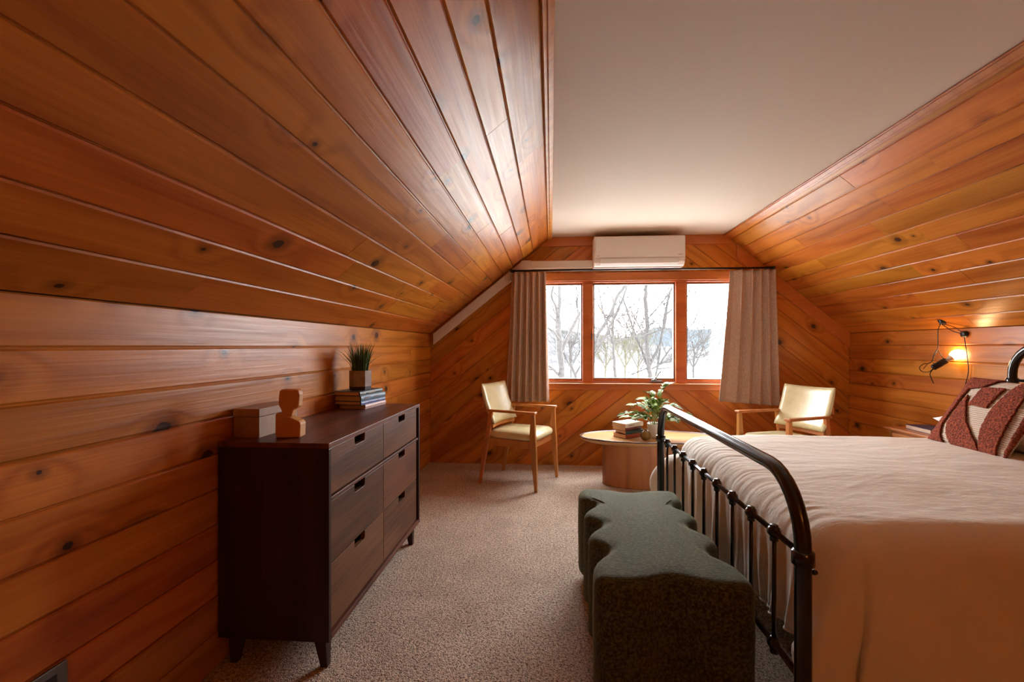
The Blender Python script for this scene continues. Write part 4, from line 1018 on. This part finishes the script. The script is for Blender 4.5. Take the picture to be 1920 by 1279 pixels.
def weld(o):
    bm = bmesh.new(); bm.from_mesh(o.data); bmesh.ops.remove_doubles(bm, verts=bm.verts, dist=1e-5); bmesh.ops.recalc_face_normals(bm, faces=bm.faces); bm.to_mesh(o.data); bm.free()
for (w, h, th, loc, rot, m_, lab) in ((0.64, 0.37, 0.15, (2.482, 2.60, 0.735), (0, -6, 92), 'pillow_white', 'white bed pillow lying behind the patterned cushion'),
                                      (0.66, 0.38, 0.16, (2.475, 1.83, 0.745), (0, -10, 90), 'pillow_tan', 'tan bed pillow on the near side of the headboard')):
    q, _ = pillow_mesh(w, h, th); o = q.build('bed_pillow', m_, None, smooth=True, world=False); weld(o)
    o.location = loc; o.rotation_euler = Euler([math.radians(a) for a in rot]); tag(o, lab, 'pillow', 'bed pillows')
# patterned cushion: u from far-bottom to near-bottom, v up the leaning face
A_, B_, D_ = Vector((2.200, 2.865, 0.665)), Vector((2.165, 2.375, 0.665)), Vector((2.420, 2.900, 1.010))
eu = (B_ - A_).normalized(); ev = (D_ - A_); ev = (ev - eu * ev.dot(eu)).normalized(); en = eu.cross(ev)
if en.x > 0: en = -en
CW, CH = 0.50, 0.43
cen = A_ + eu * CW / 2 + ev * CH / 2 - en * 0.035
xx = eu; yy = ev; zz3 = xx.cross(yy)
mtx = Matrix(((xx.x, yy.x, zz3.x, cen.x), (xx.y, yy.y, zz3.y, cen.y), (xx.z, yy.z, zz3.z, cen.z), (0, 0, 0, 1)))
sgn = 1 if zz3.x < 0 else -1
q, PF = pillow_mesh(CW, CH, 0.085, 30, 0.03)
cu = q.build('throw_cushion', 'knit', None, smooth=True, world=False); weld(cu); cu.matrix_world = mtx
tag(cu, 'square cushion in cream knit with rust tufted shapes, leaning on the pillows', 'cushion')
def inside(p, poly):
    c = False; n = len(poly)
    for i in range(n):
        a, b_ = poly[i], poly[i - 1]
        if (a[1] > p[1]) != (b_[1] > p[1]) and p[0] < (b_[0] - a[0]) * (p[1] - a[1]) / (b_[1] - a[1]) + a[0]: c = not c
    return c
shapes = [[(0.0, 0.0), (0.0, 1.0), (0.44, 1.0), (0.31, 0.845), (0.13, 0.81), (0.112, 0.241), (0.165, 0.10), (0.23, 0.0)],
          [(0.20, 0.72), (0.25, 0.60), (0.43, 0.322), (0.67, 0.071), (0.70, 0.0), (0.34, 0.0), (0.25, 0.118), (0.185, 0.266), (0.175, 0.464)],
          [(0.32, 0.84), (0.585, 0.864), (0.55, 0.552), (0.31, 0.564)],
          [(0.72, 0.0), (0.645, 0.272), (0.62, 0.542), (0.66, 0.85), (0.70, 1.0), (0.87, 1.0), (0.845, 0.772), (0.90, 0.0)],
          [(0.975, 0.0), (0.955, 0.5), (0.965, 1.0), (1.0, 1.0), (1.0, 0.0)]]
nn = 130; gt = bmesh.new()
for si, sh in enumerate(shapes):
    q = MB(); idx = {}
    def vid(i, j):
        if (i, j) not in idx:
            u, v = i / nn, j / nn; p = PF(-1 + 2 * u, -1 + 2 * v, sgn)
            hh = 0.007 + 0.003 * noise.noise((u * 40, v * 40, si)) + 0.002 * noise.noise((u * 95, v * 95, si))
            idx[(i, j)] = len(q.v); q.v.append((p.x, p.y, p.z + sgn * hh))
        return idx[(i, j)]
    cells = [(i, j) for i in range(nn) for j in range(nn) if inside(((i + 0.5) / nn, (j + 0.5) / nn), sh)]
    for i, j in cells: q.f.append((vid(i, j), vid(i + 1, j), vid(i + 1, j + 1), vid(i, j + 1)))
    o = q.build('tuft_patch', 'tuft', None, smooth=True, world=False); o.parent = cu
    sd = o.modifiers.new('solid', 'SOLIDIFY'); sd.thickness = 0.010; sd.offset = -1 if sgn > 0 else 1
    sd.offset = 0

# ------------------------------------------------------------------ nightstand
ns = thing('nightstand', 'small honey wood nightstand beyond the bed by the right wall', 'nightstand', (2.66, 3.42, 0))
boxo('top', 'night', (2.485, 3.16, 0.585), (2.850, 3.60, 0.603), ns, 0.004)
boxo('body', 'night', (2.515, 3.19, 0.34), (2.835, 3.57, 0.584), ns, 0.002)
d_ = boxo('drawer_front', 'night', (2.502, 3.215, 0.40), (2.5145, 3.545, 0.565), ns, 0.003)
q = MB(); q.lathe([(0.006, 0), (0.006, 0.012), (0.013, 0.018), (0.013, 0.024), (0.004, 0.027)], n=16, mtx=Matrix.Translation((2.502, 3.38, 0.485)) @ Matrix.Rotation(-PI / 2, 4, 'Y')); q.build('knob', 'steel', d_)
for x in (2.505, 2.820):
    for y in (3.18, 3.555): boxo('leg', 'night', (x, y, 0), (x + 0.025, y + 0.025, 0.584), ns, 0.002)
bk = book((2.640, 3.385, 0.603), math.radians(-3), 0.16, 0.235, 0.030, 'navy_cover', 'navy blue book lying on the nightstand', None)

# ------------------------------------------------------------------ bulb lamp
lp = thing('pendant_bulb_lamp', 'bare bulb lamp on a looped black cord above the nightstand', 'lamp', (2.80, 3.5, 1.44))
def slope_z(x): return KN + (XR - x) * kR
hk = Vector((2.805, 3.49, slope_z(2.805))); nrm = Vector((-(CZ - KN), 0, -(XR - CX1))).normalized()
q = MB(); rot = Vector((0, 0, 1)).rotation_difference(nrm).to_matrix().to_4x4()
q.lathe([(0.026, 0), (0.026, 0.006), (0.010, 0.012), (0.008, 0.022), (0.003, 0.024)], n=20, mtx=Matrix.Translation(hk) @ rot); q.build('ceiling_hook', 'black', lp, smooth=True)
wk = Vector((XR, 3.37, 1.283))
q = MB(); q.lathe([(0.022, 0), (0.022, 0.010), (0.016, 0.013), (0.016, 0.016), (0.021, 0.018), (0.021, 0.023), (0.004, 0.024)], n=20, mtx=Matrix.Translation(wk) @ Matrix.Rotation(-PI / 2, 4, 'Y')); q.build('wall_hook', 'black', lp, smooth=True)
def spline(pts, n=8):
    pts = [Vector(p) for p in pts]; out = []
    for i in range(len(pts) - 1):
        p0, p1, p2, p3 = pts[max(i - 1, 0)], pts[i], pts[i + 1], pts[min(i + 2, len(pts) - 1)]
        for k in range(n):
            t = k / n; out.append(0.5 * ((2 * p1) + (p2 - p0) * t + (2 * p0 - 5 * p1 + 4 * p2 - p3) * t * t + (3 * p1 - p0 - 3 * p2 + p3) * t ** 3))
    return out + [pts[-1]]
hk2 = hk + nrm * 0.015; Yc = 3.46
def lamp_pt(px, py, Y=Yc): return at(px, py, Y)
sock = lamp_pt(1765, 681); bulbp = lamp_pt(1790, 667, 3.43); ax = (bulbp - sock).normalized()
q = MB(); q.tube(spline([hk2, lamp_pt(1759, 620), lamp_pt(1758, 652), lamp_pt(1751, 668), lamp_pt(1745, 680), lamp_pt(1731, 683), lamp_pt(1724, 690), lamp_pt(1730, 697), lamp_pt(1742, 697), lamp_pt(1752, 689)]), 0.0026, 8); q.build('cord', 'black', lp, smooth=True)
q = MB(); q.tube(spline([lamp_pt(1756, 656), lamp_pt(1750, 671), lamp_pt(1768, 673), lamp_pt(1758, 657)]), 0.0022, 8); q.tube(spline([lamp_pt(1731, 692), lamp_pt(1740, 682), lamp_pt(1748, 679), lamp_pt(1753, 684)]), 0.0022, 8)
q.tube(spline([lamp_pt(1752, 690), lamp_pt(1744, 700), lamp_pt(1746, 710), lamp_pt(1751, 719)]), 0.0028, 8); q.build('cord_loop', 'black', lp, smooth=True)
q = MB(); wk2 = wk + Vector((-0.016, 0, 0)); q.tube(spline([hk2, (hk2 + wk2) / 2 + Vector((0, 0, -0.015)), wk2]), 0.0026, 8); q.tube(spline([hk2 + Vector((0, -0.004, 0)), (hk2 + wk2) / 2 + Vector((0.01, -0.01, 0.008)), wk2]), 0.0022, 8)
q.tube(spline([wk2, (XR - 0.012, 3.36, 1.20), (XR - 0.012, 3.345, 1.10), (XR - 0.012, 3.34, 1.02), (XR - 0.012, 3.37, 0.90), (XR - 0.012, 3.39, 0.75)]), 0.0026, 8); q.build('supply_cord', 'black', lp, smooth=True)
R_ = Vector((0, 0, 1)).rotation_difference(ax).to_matrix().to_4x4(); MT = Matrix.Translation(sock) @ R_
q = MB(); q.lathe([(0.010, -0.062), (0.020, -0.058), (0.021, -0.05), (0.021, 0.030), (0.019, 0.034), (0.012, 0.035)], n=24, mtx=MT); q.build('socket', 'black', lp, smooth=True)
q = MB(); q.lathe([(0.013, 0.034), (0.014, 0.045), (0.019, 0.058), (0.024, 0.070)], n=24, mtx=MT); q.build('bulb_neck', 'bulb_neck', lp, smooth=True)
q = MB(); q.lathe([(0.024, 0.070), (0.0295, 0.082), (0.033, 0.096), (0.0325, 0.110), (0.027, 0.124), (0.016, 0.134), (0.002, 0.137)], n=28, mtx=MT); q.build('bulb', 'bulb', lp, smooth=True)

# ------------------------------------------------------------------ unseen fill globe, added behind the camera for orange foreground light
rl = thing('orange_fill_globe', 'added orange fill globe, unseen behind the camera', 'lamp', (1.0, -1.05, CZ))
q = MB(); q.tube([(1.0, -1.05, CZ), (1.0, -1.05, 2.10)], 0.006, 8); q.lathe([(0.05, 0.0), (0.05, -0.02), (0.01, -0.025)], (1.0, -1.05, CZ), 20); q.build('stem', 'black', rl)
m = bpy.data.materials.new('fill_globe'); m.use_nodes = True; b = m.node_tree.nodes['Principled BSDF']
b.inputs['Base Color'].default_value = (1, 0.9, 0.8, 1); b.inputs['Emission Color'].default_value = (1.0, 0.36, 0.06, 1); b.inputs['Emission Strength'].default_value = 11.5; M['globe'] = m
q = MB(); q.lathe([(0.02 if k in (0, 12) else 0.14 * math.sin(PI * k / 12), -0.14 * math.cos(PI * k / 12)) for k in range(13)], (1.0, -1.05, 1.96), 24); q.build('globe', 'globe', rl, smooth=True)
